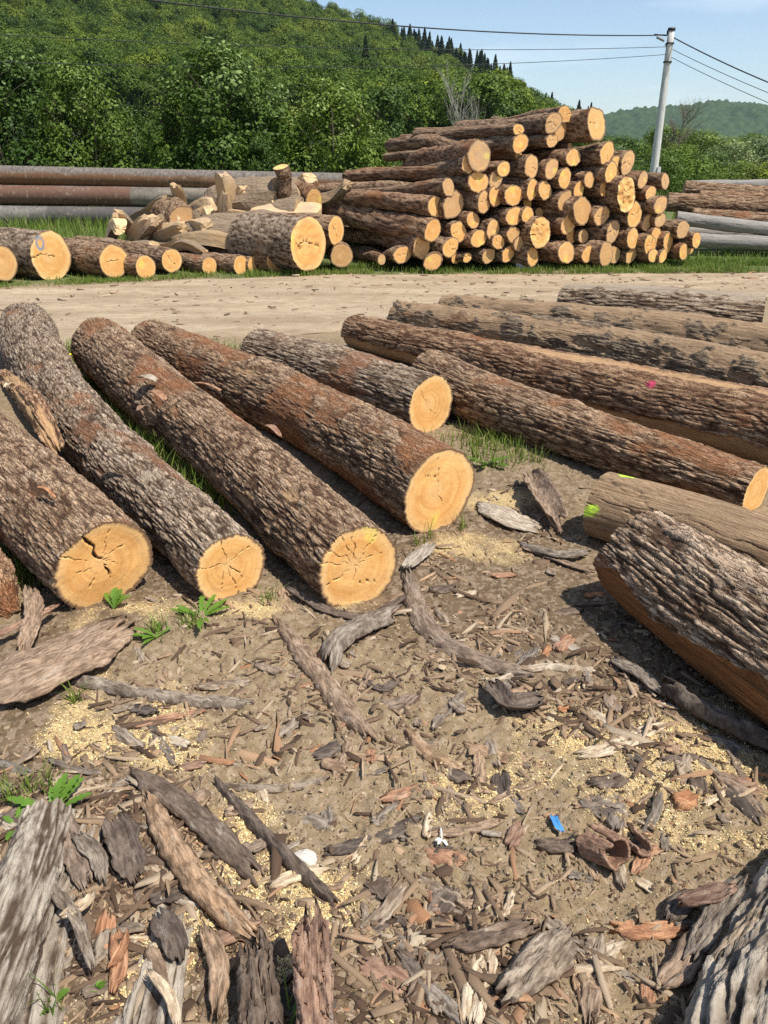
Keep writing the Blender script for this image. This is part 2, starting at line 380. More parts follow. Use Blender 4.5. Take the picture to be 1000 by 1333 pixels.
def big_log(name, label, cat, pts, radii, seed, mat='bark', res=2.25, nth=180, cell=.027, asp=.13, amp=.0125, kind='bark',
            near=True, far=True, bare=None, red=(.5, .2), cracks=(), paint=(), blue=(), spots=(), group=None, dull=0.0, pith_dark=0, oval=None,
            lump=.05, far_kw=None, near_kw=None, face_res=26, ragged=0.0, flaredown=0.0, tilt=(0, 0), min_step=.004, near_bark=.055):
    """pts: world points from the NEAR (face) end to the far end; radii likewise. Main body one displaced tube."""
    pts = np.asarray(pts, float); rad = np.asarray(radii, float)
    S = catmull(np.column_stack([pts, rad]), 60)
    seg = np.linalg.norm(np.diff(S[:, :3], axis=0), axis=1); s = np.concatenate([[0], np.cumsum(seg)])
    # adaptive rows
    rows = [0.0]
    while rows[-1] < s[-1]:
        q = np.array([np.interp(rows[-1], s, S[:, k]) for k in range(3)])
        d = np.linalg.norm(q - [0, 0, CAM_H]); rows.append(rows[-1] + max(res * d / 769.0, min_step))
    rows = np.array(rows) * s[-1] / rows[-1]; n = len(rows)
    cen = np.column_stack([np.interp(rows, s, S[:, k]) for k in range(3)]); rr = np.interp(rows, s, S[:, 3])
    # tangents, smoothed
    T = np.gradient(cen, axis=0); T /= np.linalg.norm(T, axis=1)[:, None]
    kz = min(31, n // 3 * 2 + 1); ker = np.ones(kz) / kz
    if kz > 3:
        Tp = np.pad(T, ((kz // 2, kz // 2), (0, 0)), 'edge'); T = np.column_stack([np.convolve(Tp[:, k], ker, 'valid') for k in range(3)])
        T /= np.linalg.norm(T, axis=1)[:, None]
    T = -T   # pointing to the near end
    X = np.cross([0, 0, 1.0], T); X /= np.linalg.norm(X, axis=1)[:, None]; Y = np.cross(T, X)
    # angles denser on the camera side
    cm = np.array([0, 0, CAM_H]) - cen[n // 2]; thc = math.atan2(cm @ Y[n // 2], cm @ X[n // 2])
    u = np.linspace(-math.pi, math.pi, nth, endpoint=False); th = thc + u - .42 * np.sin(u) * 1.0
    ct, st = np.cos(th), np.sin(th)
    TH = np.broadcast_to(th, (n, nth)); SS = np.broadcast_to(rows[:, None], (n, nth))
    lc = np.stack([rr[:, None] * ct, rr[:, None] * st, SS], -1)
    disp, h, tone = bark_relief(lc, seed, cell, asp, amp, kind)
    macro = fbm(np.stack([ct[None] * 1.2 + 0 * SS, st[None] * 1.2 + 0 * SS, SS * 2.0], -1) + seed * 3.7, 4, seed) * lump * 1.7 * rr[:, None]
    redm = sstep(red[1], red[1] + .25, fbm(lc * [4.5, 4.5, 2.2] + seed * 1.7, 4, seed + 8, .6) + red[0] - .5)
    ba = np.zeros_like(disp)
    kr = np.random.RandomState(seed * 13 + 5)
    if n > 150:
        for _ in range(int(5 + s[-1] * 2.2)):          # knots and swellings
            s0, t0 = kr.uniform(.2, s[-1] - .1), kr.uniform(-math.pi, math.pi); w0 = kr.uniform(.03, .075)
            dth = (TH - t0 + math.pi) % (2 * math.pi) - math.pi; dd_ = np.hypot(dth * rr[:, None], (SS - s0) * .75) / w0
            disp = disp + np.exp(-dd_ ** 2) * kr.uniform(.008, .024) - .012 * np.exp(-(dd_ / .35) ** 2)
        if kind != 'bare':                              # small torn patches down to pale wood
            tw = fbm(lc * [9, 9, 2.6] + seed * 2.9, 4, seed + 61, .6); ts = sstep(.47, .52, tw); disp = disp - ts * .006
            ba = np.maximum(ba, ts * .9)
    if bare is not None:
        ba = np.maximum(ba, 0) if False else bare(TH, SS / s[-1], fbm(np.stack([ct[None] * 1.5 + 0 * SS, st[None] * 1.5 + 0 * SS, SS * 5], -1), 4, seed + 21, .6))
        d2, h2, t2 = bark_relief(lc, seed + 4, kind='bare')
        disp = disp * (1 - ba) + (d2 - .016) * ba; h = h * (1 - ba) + h2 * ba; tone = tone * (1 - ba) + t2 * ba
    if kind == 'bare': ba = np.ones_like(disp); redm = redm * .3
    disp = disp * (1 - .5 * redm) - .003 * redm * (kind != 'bare')
    if oval is not None: macro = macro + rr[:, None] * oval[0] * np.cos(2 * (th - oval[1]))[None]
    rad_t = rr[:, None] + disp + macro
    pos = cen[:, None] + X[:, None] * (rad_t * ct)[..., None] + Y[:, None] * (rad_t * st)[..., None]
    # cut tilt at near end
    ke = np.exp(-rows / .12)[:, None]
    pos = pos + T[:, None] * ((rad_t * ct) * tilt[0] + (rad_t * st) * tilt[1])[..., None] * ke[..., None]
    if ragged:
        kf = np.exp(-(rows[-1] - rows) / .10)[:, None]; rg = fbm(np.stack([ct * 1.6, st * 1.6, ct * 0], -1), 4, seed + 31, .55)[None]
        pos = pos - T[:, None] * (kf * rg * ragged)[..., None]
    pnt = np.zeros_like(disp); pk = np.zeros_like(disp)
    for (px, py, rpx, which, asx) in spots:      # marks sprayed on the bark, placed by ground position of the mark
        q = pos.reshape(-1, 3); dd = depthv(q); X2 = 500 + F * q[:, 0] / dd; Y2 = 666.5 - F * (q[:, 1] * SP + (q[:, 2] - CAM_H) * CP) / dd
        fac = ((q - [0, 0, CAM_H]) * (q - cen.repeat(nth, 0))).sum(1) < 0
        d = np.hypot((X2 - px) / asx, (Y2 - py)) + fbm(q * 30, 3, seed) * rpx * .7
        m = ((1 - sstep(rpx * .6, rpx, d)) * fac).reshape(n, nth)
        if which == 'green': pnt = np.maximum(pnt, m)
        elif which == 'pink': pk = np.maximum(pk, m)
    base = cen[-1] - [0, 0, rr[-1]]; ctr = cen[n // 2].copy(); ctr[2] = 0
    root = empty(name, ctr); tag(root, label, cat, group)
    A = dict(lc=lc.reshape(-1, 3), hgt=h.ravel(), tone=tone.ravel(), red=redm.ravel(), bare=ba.ravel(), paint=pnt.ravel(), pink=pk.ravel())
    me = mesh_np('bark', pos.reshape(-1, 3) - ctr, grid_faces(n, nth, True)[:, ::-1], [M[mat]], A)
    link('bare_wood' if kind == 'bare' else 'bark', me, root)
    for endi, on in ((0, near), (-1, far)):
        if not on: continue
        Xe, Ye, Te = X[endi], Y[endi], T[endi]; B = np.column_stack([Xe, Ye, Te])
        rim = (pos[endi] - cen[endi]) @ B
        # close seam to the tube by a uniform resampling is not needed: same angles
        kw = dict(cracks=cracks, paint=paint, blue=blue, dull=dull) if endi == 0 else dict(dull=.75, cracks=[(0, 0, .8, .1, .02), (0, 0, -.5, .6, .02)])
        kw['bark_t'] = near_bark if endi == 0 else .06
        kw.update((near_kw if endi == 0 else far_kw) or {})
        fm = face_mesh('cut_face', rim, face_res if endi == 0 else 12, seed + 3, M['face'], flip=(endi == -1), **kw)
        o = link('cut_face', fm, root)
        Mx = Matrix([[Xe[0], Ye[0], Te[0], cen[endi][0] - ctr[0]], [Xe[1], Ye[1], Te[1], cen[endi][1] - ctr[1]], [Xe[2], Ye[2], Te[2], cen[endi][2] - ctr[2]], [0, 0, 0, 1]])
        o.matrix_local = Mx
    return root
def depthv(q): return q[:, 1] * CP - (q[:, 2] - CAM_H) * SP

def px_path(lst):
    """[(px,py,r_metres[,z])] -> points with centre resting r above the ground"""
    P = []; Rr = []
    for t in lst:
        z = t[3] if len(t) > 3 else t[2] * .93
        P.append(at_z(t[0], t[1], z)); Rr.append(t[2])
    return P, Rr
# ---------------------------------------------------------------- ground
SAW = [(at_z(*q)[:2], rx, ry) for q, rx, ry in [((345, 1165), .26, .18), ((295, 1130), .16, .12), ((185, 1270), .10, .10), ((200, 1240), .10, .22), ((215, 960), .16, .2), ((110, 850), .22, .22), ((890, 995), .40, .3), ((840, 1040), .25, .2),
       ((650, 655), .22, .16), ((330, 800), .2, .1), ((440, 790), .16, .08), ((110, 960), .2, .2), ((650, 1010), .25, .15), ((760, 960), .3, .15), ((380, 1230), .12, .15), ((300, 1080), .12, .12), ((600, 715), .3, .15), ((210, 800), .2, .1)]]
CHIPZ = [(at_z(*q)[:2], r) for q, r in [((660, 780), .55), ((640, 880), .45), ((880, 860), .35), ((560, 960), .35), ((330, 880), .45), ((640, 1280), .35), ((480, 900), .4), ((100, 1150), .35), ((820, 980), .3), ((700, 690), .4)]]
def soil_mask(x, y):      # dark humus (0) ... bare clay (1)
    n = fbm(P3(x, y) * 1.9, 4, 5, .6)
    cl = np.zeros_like(x)
    for (px, py, r) in [(700, 1130, .45), (480, 1010, .45), (300, 920, .4), (860, 1150, .4), (520, 1180, .3), (600, 1000, .3)]:
        c = at_z(px, py); cl = np.maximum(cl, np.exp(-((x - c[0]) ** 2 + (y - c[1]) ** 2) / r ** 2))
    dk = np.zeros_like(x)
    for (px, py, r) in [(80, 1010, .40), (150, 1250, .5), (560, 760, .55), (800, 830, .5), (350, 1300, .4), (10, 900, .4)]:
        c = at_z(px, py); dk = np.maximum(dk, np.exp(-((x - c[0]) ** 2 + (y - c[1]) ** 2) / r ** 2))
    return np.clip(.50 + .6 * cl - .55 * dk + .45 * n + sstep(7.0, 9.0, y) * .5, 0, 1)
ROAD_NEAR = [(-400, 462), (0, 450), (300, 442), (520, 425), (800, 402), (1100, 384), (1500, 380)]
ROAD_FAR = [(-400, 392), (0, 377), (250, 364), (450, 358), (1000, 356), (1500, 357)]
def road_band(x):
    a = np.array([at_z(*q)[:2] for q in ROAD_NEAR]); b = np.array([at_z(*q)[:2] for q in ROAD_FAR])
    return np.interp(x, a[:, 0], a[:, 1]), np.interp(x, b[:, 0], b[:, 1])
def gz_low(x, y):
    fade = 1 - sstep(6.5, 8.5, y)
    z = (fbm(P3(x, y) * 1.1, 2, 3) * .030 + fbm(P3(x, y) * 3.3, 2, 4) * .012) * (.25 + .75 * fade)
    rn, rf = road_band(x); inside = sstep(rn - .5, rn + .3, y) * (1 - sstep(rf - .3, rf + .3, y))
    return z * (1 - .9 * inside) - .010 * inside - sstep(30, 60, y) * .0
def gz_arr(x, y):
    s = soil_mask(x, y); fade = 1 - sstep(5, 9, y)
    f1, f2, cid = worley2(P3(x, y) * 17, 2); g1, g2, gid = worley2(P3(x + .3, y) * 38, 6)
    clod = (1 - sstep(0, .62, f1)) * (cid > .45) * .017 * cid + (1 - sstep(0, .55, g1)) * (gid > .35) * .009
    z = fbm(P3(x, y) * 14, 4, 7, .62) * .009 + clod * (.5 + .8 * s) + fbm(P3(x, y) * 55, 3, 8, .7) * .0055
    rn, rf = road_band(x); inside = sstep(rn - .3, rn + .2, y) * (1 - sstep(rf - .2, rf + .2, y))
    return gz_low(x, y) + z * fade * (1 - inside)
def lines(lo, hi, step0, near_lo, near_hi, g):
    out = list(np.arange(near_lo, near_hi, step0)); s = step0
    v = near_hi
    while v < hi: out.append(v); s = s * (1 + g); v += s
    out.append(hi); s = step0; v = near_lo - s; left = []
    while v > lo: left.append(v); s = s * (1 + g); v -= s
    left.append(lo); return np.array(left[::-1] + out)
gx = lines(-4000, 4000, .0112, -1.45, 1.45, .06); gy = lines(.2, 4500, .0112, .75, 3.4, .028); gy = np.concatenate([[-900, -300, -80, -20, -5, -1.5, -.5], gy])
GX, GY = np.meshgrid(gx, gy)
zz = np.zeros_like(GX); nearm = (np.abs(GX) < 40) & (GY < 40) & (GY > -3)
zz[nearm] = gz_arr(GX[nearm], GY[nearm])
soil = np.full_like(GX, .5); saw = np.zeros_like(GX); green = np.zeros_like(GX)
soil[nearm] = soil_mask(GX[nearm], GY[nearm])
xn, yn = GX[nearm], GY[nearm]; sv = np.zeros_like(xn); nz = fbm(P3(xn, yn) * 7, 4, 9, .65)
for (c, rx, ry) in SAW:
    d = np.hypot((xn - c[0]) / rx, (yn - c[1]) / ry); sv = np.maximum(sv, sstep(1.0, .1, d - nz * 1.1))
saw[nearm] = sv
rn, rf = road_band(GX); gnz = fbm(P3(GX, GY) * 1.3, 3, 14)
green = sstep(-.1, .5, GY - rf + gnz * .5)
green = np.clip(green * sstep(.0, .5, .75 + gnz * .8 - .25 * (GY < rf + 1)), 0, 1)
G = NG('yard_soil'); pp = G.pos()
n1 = G.noise(pp, 3.0, 6, .65); n2 = G.noise(pp, 26, 5, .7); n3 = G.noise(pp, 160, 4, .7); v1 = G.vor(pp, 55, 'F1', 'Color')
soilv = G.attr('soil')
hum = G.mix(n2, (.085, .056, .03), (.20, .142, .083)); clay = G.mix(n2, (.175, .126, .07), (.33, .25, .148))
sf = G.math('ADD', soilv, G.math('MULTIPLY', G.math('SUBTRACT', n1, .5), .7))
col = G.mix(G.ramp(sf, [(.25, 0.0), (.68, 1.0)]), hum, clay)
sep = G.t.nodes.new('ShaderNodeSeparateColor'); G.l(v1, sep.inputs[0])
col = G.mix(G.math('MULTIPLY', G.ramp(sep.outputs[0], [(.55, 0.0), (.6, 1.0)]), .35), col, G.mix(sep.outputs[1], (.30, .22, .15), (.5, .40, .29)))
col = G.mix(G.math('MULTIPLY', G.ramp(n3, [(.4, 1.0), (.6, 0.0)]), .4), col, G.mix(1.0, col, (.55, .5, .46), 'MULTIPLY'))
sw = G.math('MULTIPLY', G.attr('saw'), G.ramp(n3, [(.35, .25), (.6, 1.0)]))
col = G.mix(G.math('MULTIPLY', sw, .9), col, G.mix(n2, (.48, .34, .15), (.64, .49, .25)))
col = G.mix(G.attr('green'), col, G.mix(n2, (.06, .08, .025), (.14, .16, .05)))
M['soil'] = G.fin(col, .95, G.bump(G.math('ADD', n3, G.math('MULTIPLY', n2, 1.5)), .006, .8))
V = np.stack([GX, GY, zz], -1).reshape(-1, 3)
me = mesh_np('ground', V, grid_faces(len(gy), len(gx)), [M['soil']], dict(soil=soil.ravel(), saw=saw.ravel(), green=green.ravel()))
tag(link('ground', me), kind='structure')
# dirt road
rx_ = np.concatenate([np.arange(-60, -12, .6), np.arange(-12, 12, .05), np.arange(12, 60, .6)]); nv = 90
rn, rf = road_band(rx_); v = np.linspace(0, 1, nv)[None]
ry_ = rn[:, None] + (rf - rn)[:, None] * v
ry_ = ry_ + (fbm(P3(rx_ * 1.7, rx_ * 0), 4, 3)[:, None] * .28) * (1 - v) + (fbm(P3(rx_ * 1.3, rx_ * 0 + 9), 4, 6)[:, None] * .16) * v
RX = np.broadcast_to(rx_[:, None], ry_.shape)
rz = .006 + fbm(P3(RX * .9, ry_ * 2.2), 4, 12) * .010 + fbm(P3(RX * 4, ry_ * 9), 3, 13) * .006 - .03 * np.clip(1 - np.minimum(v, 1 - v) / .03, 0, 1)
rut = np.exp(-((v - .32) / .06) ** 2) + np.exp(-((v - .72) / .06) ** 2); rz = rz - rut * .014 + .012
G = NG('dusty_road'); pp = G.pos()
n1 = G.noise(G.map(pp, (.3, 1.4, 1)), 1.6, 5, .6); n2 = G.noise(G.map(pp, (.7, 1.3, 1)), 7, 5, .7); n3 = G.noise(pp, 70, 4, .7)
col = G.mix(G.ramp(n1, [(.35, 0.0), (.65, 1.0)]), (.31, .235, .15), (.46, .365, .245))
col = G.mix(G.math('MULTIPLY', G.ramp(n2, [(.40, 1.0), (.54, 0.0)]), .5), col, (.24, .165, .105))
col = G.mix(G.math('MULTIPLY', G.ramp(n3, [(.38, 1.0), (.55, 0.0)]), .3), col, (.2, .15, .1))
M['road'] = G.fin(col, .95, G.bump(G.math('ADD', n3, n2), .02, .7))
me = mesh_np('dirt_road', np.stack([RX, ry_, rz], -1).reshape(-1, 3), grid_faces(len(rx_), nv), [M['road']])
tag(link('dirt_road', me), kind='structure')
# ---------------------------------------------------------------- the foreground logs
def bare_lower(side):      # bare wood wherever the angle is near the given direction
    def f(th, u, nz):
        d = np.cos(th - side[0]); return sstep(side[1] - .03, side[1] + .03, d + nz * side[2])
    return f
FG = 'large oak logs laid out in the foreground'
p, r = px_path([(136, 738, .188), (10, 622, .215), (-160, 478, .25)])
big_log('oak_log', 'thick oak log at the left edge, cut face split by one long dark crack', 'log', p, r, 11, cracks=[(-.28, .9, .12, -.1, .10), (.12, -.1, .22, -.45, .07), (-.6, -.1, -.1, -.15, .015), (.1, .1, .7, .25, .012), (0, -.2, -.4, -.7, .012), (.2, 0, .5, -.3, .012), (-.2, .1, -.75, .35, .012), (.1, .1, .3, .7, .012)], red=(.52, .12), oval=(.05, .6), group=FG, tilt=(.05, .1))
p, r = px_path([(302, 742, .150), (120, 568, .178), (52, 478, .225), (36, 428, .24)])
big_log('oak_log', 'oak log with star cracks in its face, second from left, flaring towards the road', 'log', p, r, 12, 'bark_grey', cracks=[(.0, .05, .42, -.55, .028), (.0, .05, -.8, .12, .02), (.0, .05, -.1, .8, .012), (-.1, -.1, -.3, -.8, .012), (.1, .1, .7, .4, .012), (0, -.1, .2, -.85, .01)], red=(.48, .12), ragged=.16, group=FG, lump=.07)
p, r = px_path([(467, 740, .176), (300, 590, .19), (185, 500, .225), (132, 452, .25)])
big_log('oak_log', 'oak log with a broad pale face in the middle, sawdust at its foot', 'log', p, r, 13, cracks=[(.0, .85, .1, 0, .022), (.1, 0, .0, -.45, .018), (0, .1, -.7, .5, .010), (0, 0, -.8, .2, .010), (.05, .1, -.3, .8, .010), (.1, 0, .6, .6, .010), (.1, 0, .8, .1, .010), (0, -.1, -.7, -.4, .010), (.1, -.5, .6, -.6, .016)], paint=[(.45, .62, .22)], red=(.52, .12), group=FG, lump=.06, ragged=.06)
p, r = px_path([(573, 641, .205), (420, 550, .20), (285, 487, .205), (196, 449, .21)])
big_log('oak_log', 'reddish flaky oak log, cut face notched at lower left, right of the middle log', 'log', p, r, 14, 'bark', cracks=[(.1, .8, .12, -.1, .010), (.12, -.1, .35, -.6, .006), (-.3, .4, .1, .3, .006)], paint=[(.05, -.78, .17)], red=(.66, .10), oval=(.07, 1.1), group=FG, lump=.07, ragged=.05)
p, r = px_path([(562, 527, .195), (450, 491, .205), (338, 462, .205)])
big_log('oak_log', 'short oak log with a smooth orange face, lying behind the reddish log', 'log', p, r, 15, 'bark_grey', cracks=[(-.1, .2, .1, .0, .008), (0, 0, -.3, .5, .007), (.1, -.2, .5, -.5, .007)], red=(.55, .15), group=FG, near_kw=dict(bark_t=.04))
p, r = px_path([(985, 640, .135), (800, 580, .158), (640, 525, .178), (560, 490, .19)])
big_log('oak_log', 'long ridged oak log whose orange cut face is clipped by the right edge', 'log', p, r, 16, cell=.034, red=(.5, .18), group=FG, cracks=[(0, 0, .3, .6, .012)], near_bark=.04)
p, r = px_path([(1200, 626, .24), (1000, 560, .23), (720, 494, .205), (462, 432, .16)])
big_log('oak_log', 'long log banded with bark and bare wood, a pink paint dab on it', 'log', p, r, 17, 'bark_red', cell=.036,
        bare=lambda th, u, nz: np.maximum(sstep(-.14, -.20, np.sin(th) + nz * .22), sstep(.93, .98, np.sin(th) + nz * .10) * sstep(.62, .5, u)), red=(.45, .15), spots=[(848, 501, 5.5, 'pink', 1.4)], group=FG)
p, r = px_path([(1200, 556, .24), (1000, 500, .225), (760, 450, .205), (520, 412, .17)])
big_log('oak_log', 'grey barkless log just behind the pink dabbed one, streaked with brown bark scraps', 'log', p, r, 18, 'bare', nth=170, cell=.034, bare=lambda th, u, nz: sstep(-.10, .02, nz + .25 * np.sin(th) - .12), red=(.5, .2), group=FG, ragged=.05)
p, r = px_path([(1180, 496, .25), (1000, 460, .24), (800, 430, .22), (580, 403, .17)])
big_log('oak_log', 'bare grey log with a long dark split and a sunlit tan patch', 'log', p, r, 19, 'bare', nth=170, cell=.034, bare=lambda th, u, nz: sstep(-.16, -.02, nz + .25 * np.sin(th) - .08), lump=.09, group=FG, ragged=.05)
p, r = px_path([(990, 414, .24), (860, 405, .25), (735, 396, .22)])
big_log('hollow_log', 'furrowed grey log with a dark hollow at its right end, beside the road', 'log', p, r, 20, 'bark_grey', nth=150, cell=.045, asp=.16, amp=.02, red=(.45, .1), group=FG, near_kw=dict(concave=.55, dull=.9), bare=lambda th, u, nz: sstep(.75, .9, np.sin(th) + nz * .35))
p, r = px_path([(1130, 470, .16), (1000, 452, .17), (880, 436, .15)])
big_log('oak_log', 'low reddish log heaped with torn bark, in front of the hollow log', 'log', p, r, 21, 'bark_red', nth=140, cell=.05, asp=.2, amp=.03, red=(.8, .05), group=FG, ragged=.08)
p, r = px_path([(1190, 790, .17), (1000, 728, .165), (900, 692, .16), (782, 657, .158)])
big_log('bare_log', 'smooth grey barkless log with a lime green paint mark at its left end', 'log', p, r, 22, 'bare', kind='bare', nth=180, spots=[(767, 667, 9, 'green', 1.9), (815, 618, 5, 'green', 3)], group=FG, ragged=.0)
p, r = px_path([(1300, 1040, .215), (1010, 850, .21), (905, 778, .205), (832, 727, .198)])
big_log('oak_log', 'large thick barked oak log at the right edge, its underside peeled to orange wood', 'log', p, r, 23, 'bark_thick', cell=.031, asp=.10, amp=.018, nth=230, res=2.1,
        bare=lambda th, u, nz: sstep(-.02, .03, -np.sin(th + .95) * 1.0 - .74 + nz * .30) , red=(.45, .25), group=FG, lump=.05, ragged=.05, far_kw=dict(dull=.5))
p, r = px_path([(1260, 1000, .15, .03), (1080, 1200, .16, .03), (985, 1420, .15, .03), (950, 1900, .15, .02)])
big_log('bark_chunk', 'deeply furrowed grey bark chunk in the lower right corner', 'bark chunk', p, r, 24, 'rotten', cell=.05, asp=.07, amp=.036, nth=180, res=2.2, red=(.3, .05), ragged=.02, lump=.12)
# half buried old logs at the lower left
p, r = px_path([(-70, 1420, .09, .03), (10, 1230, .085, .03), (62, 1060, .06, .03)])
big_log('old_log', 'pale weathered limb running down the lower left edge', 'log', p, r, 31, 'rotten', cell=.022, asp=.08, amp=.012, nth=120, red=(.1, .05), group='rotten logs sunk in the ground', lump=.1, ragged=.06)
p, r = px_path([(40, 1420, .13, -.108), (75, 1250, .13, -.108), (120, 1110, .11, -.095)])
big_log('old_log', 'grey furrowed log sunk in sawdust, beside the pale limb at lower left', 'log', p, r, 32, 'rotten', cell=.032, asp=.07, amp=.02, nth=130, red=(.25, .08), group='rotten logs sunk in the ground', lump=.1, ragged=.1)
p, r = px_path([(190, 1420, .13, -.11), (215, 1290, .13, -.11), (235, 1180, .11, -.10)])
big_log('old_log', 'grey furrowed log end sunk at the bottom edge, third from the left', 'log', p, r, 33, 'rotten', cell=.03, asp=.07, amp=.018, nth=130, red=(.25, .08), group='rotten logs sunk in the ground', lump=.1, ragged=.1)
p, r = px_path([(-80, 690, .12, .10), (-25, 762, .12, .09), (18, 800, .03, .01)])
big_log('old_log', 'dark rotten stump end peeping in at the left edge under the first log', 'log', p, r, 34, 'bark_red', cell=.03, asp=.3, amp=.02, nth=100, red=(.6, .1), ragged=.02, lump=.2, far_kw=dict(dull=.95))
# peeled limb wedged between the two left logs
p = [at_z(8, 492, .42), at_z(45, 532, .40), at_z(74, 585, .26)]
big_log('broken_limb', 'broken peeled limb lying across the gap between the two left logs', 'limb', p, [.05, .065, .045], 35, 'bark_red', cell=.02, nth=90, bare=lambda th, u, nz: sstep(.0, .1, nz + .1), ragged=.12, lump=.2, group=None)

# ---------------------------------------------------------------- the row of logs across the road
BG_ROW = 'sawn logs in the row across the road'
def far_log(px, py, rpx, dx, dy_deg, Ln, label, seed, yw, mat='bark', **k):
    c = at_y(px, py, yw); r0 = rpx * depth(c) / F
    a = R(dy_deg); d = np.array([-math.sin(a), math.cos(a), 0])
    e = c + d * Ln; e[2] = c[2] + dx
    k.setdefault('group', BG_ROW)
    return big_log('sawn_log', label, 'log', [c, (c + e) / 2 + [0, 0, rs.uniform(-.02, .02)], e], [r0, r0 * 1.03, r0 * .98], seed, mat, nth=64, res=1.3, cell=.035, amp=.009, face_res=16, **k)
far_log(4, 343, 22, 0, 62, 3, 'half seen log face at the far left edge across the road', 41, 11.7, dull=.25)
far_log(67, 334, 31.5, 0, 60, 3.6, 'widest log across the road at left, with a blue painted ring on its face', 42, 12.25, 'bark_grey', blue=[(-.25, .55, .17, .7)], cracks=[(-.95, .05, .5, -.02, .03), (.5, .0, .95, .05, .05)], near_bark=.02)
far_log(149, 340, 21.5, 0, 48, 3, 'log with a dark cracked pith, just right of the blue ringed one', 43, 12.3, cracks=[(-.5, 0, .5, .05, .03)])
far_log(190, 348, 15, 0, 46, 3, 'small log with a yellow paint dab, between two rounder ends across the road', 44, 12.3, paint=[(-.2, .25, .35)])
far_log(224, 339, 15, 0, 44, 3.4, 'small orange log end with one diagonal crack across the road', 45, 12.8, cracks=[(-.5, .8, .5, -.6, .04)])
far_log(273, 346, 11.5, 0, 44, 3.2, 'smallest round log end in the row across the road', 46, 12.9, dull=.05)
far_log(314, 345.5, 12.5, 0, 50, 3.2, 'log end overlapping its neighbour, front one of the touching pair', 47, 12.9)
far_log(332, 345, 12, 0, 50, 3.2, 'log end half hidden behind the front one of the touching pair', 48, 13.05)
far_log(360, 340, 16.5, 0, 48, 3.2, 'round reddish log end beside the huge cracked butt', 49, 13.0, 'bark_red', cracks=[(-.3, 0, .2, .1, .05)])
far_log(402, 318, 33, 0, 50, 1.5, 'huge pale butt log with a jagged crack across its face', 50, 12.75, 'bark_grey', cracks=[(-.45, -.12, .0, .15, .06), (.0, .15, .45, -.05, .08), (.45, -.05, .9, -.15, .06), (-.5, .1, -.2, -.3, .03)], paint=[(-.8, .2, .3)], near_bark=.02, near_kw=dict(normal_jit=.012))
far_log(438, 300, 18.5, 0, 60, 1.7, 'orange log end with a slanting crack resting against the huge butt', 51, 13.3, cracks=[(-.3, .4, .2, -.1, .07), (.1, -.1, .5, -.7, .06)])
far_log(445, 333, 15, 0, 10, .7, 'short upright shadowed block below the orange log end beside the grass', 52, 13.2, dull=.3)  # dulled face: the block's shadow is put into its colour
# ---------------------------------------------------------------- the big stack: shared meshes, one object per log
PILE = 'logs in the big stack'
UNIT_R, UNIT_L = .16, 4.0
stack_bark, stack_face, stack_far = [], [], []
FK = [dict(paint=[(-.2, .3, .3)]), dict(cracks=[(-.5, .5, .1, 0, .05)]), dict(paint=[(.15, .1, .26)], cracks=[(0, 0, .5, -.6, .03)]), dict(), dict(paint=[(-.1, -.5, .3)]),
      dict(cracks=[(0, .7, .05, -.7, .06)]), dict(paint=[(.3, .45, .25)]), dict(cracks=[(-.7, .1, .0, .2, .09), (0, .2, .3, -.4, .07), (-.5, -.4, -.1, -.2, .05)]), dict(dull=.35), dict(paint=[(.0, .55, .3)])]
for k in range(10):
    n, nth = 46, 52
    rows = np.concatenate([np.linspace(0, .3, 8)[:-1], np.linspace(.3, UNIT_L, n - 7)]); th = np.linspace(0, 2 * math.pi, nth, endpoint=False)
    ct, st = np.cos(th)[None] + 0 * rows[:, None], np.sin(th)[None] + 0 * rows[:, None]; SS = rows[:, None] + 0 * ct
    lc = np.stack([ct * UNIT_R, st * UNIT_R, SS], -1)
    disp, h, tone = bark_relief(lc, 100 + k, .05, .22, .014)
    mac = fbm(np.stack([ct * 1.1, st * 1.1, SS * 1.5], -1) + k * 5, 4, 60 + k) * .034
    redm = sstep(.2, .45, fbm(lc * [4, 4, 2] + k, 3, 80 + k)); rad_t = UNIT_R + disp + mac
    ova = 1 + .10 * np.cos(2 * (th - k))[None]; rad_t = rad_t * ova
    pos = np.stack([rad_t * ct, rad_t * st, UNIT_L - SS], -1)     # near end at z = UNIT_L
    bx = fbm(P3(rows * .7, rows * 0 + k), 2, k) * .11; bx = bx - bx[0]; pos[:, :, 0] += bx[:, None]; by = fbm(P3(rows * .6, rows * 0 + k + 40), 2, k) * .07; by = by - by[0]; pos[:, :, 1] += by[:, None]
    A = dict(lc=lc.reshape(-1, 3), hgt=h.ravel(), tone=tone.ravel(), red=redm.ravel(), bare=np.zeros(n * nth), paint=np.zeros(n * nth), pink=np.zeros(n * nth))
    mt = M['bark'] if k % 3 else M['bark_red']
    stack_bark.append(mesh_np('bark', pos.reshape(-1, 3), grid_faces(n, nth, True)[:, ::-1], [mt], A))
    rim = pos[0] - [0, 0, UNIT_L]
    kw = dict(FK[k]); kw.setdefault('dull', .0); kw['od'] = 1.0
    stack_face.append(face_mesh('cut_face', rim, 12, 300 + k, M['face'], bark_t=.085, **kw))
    rim2 = pos[-1].copy()
    stack_far.append(face_mesh('cut_face', rim2, 4, 320 + k, M['face'], bark_t=.085, flip=True, dull=.5))

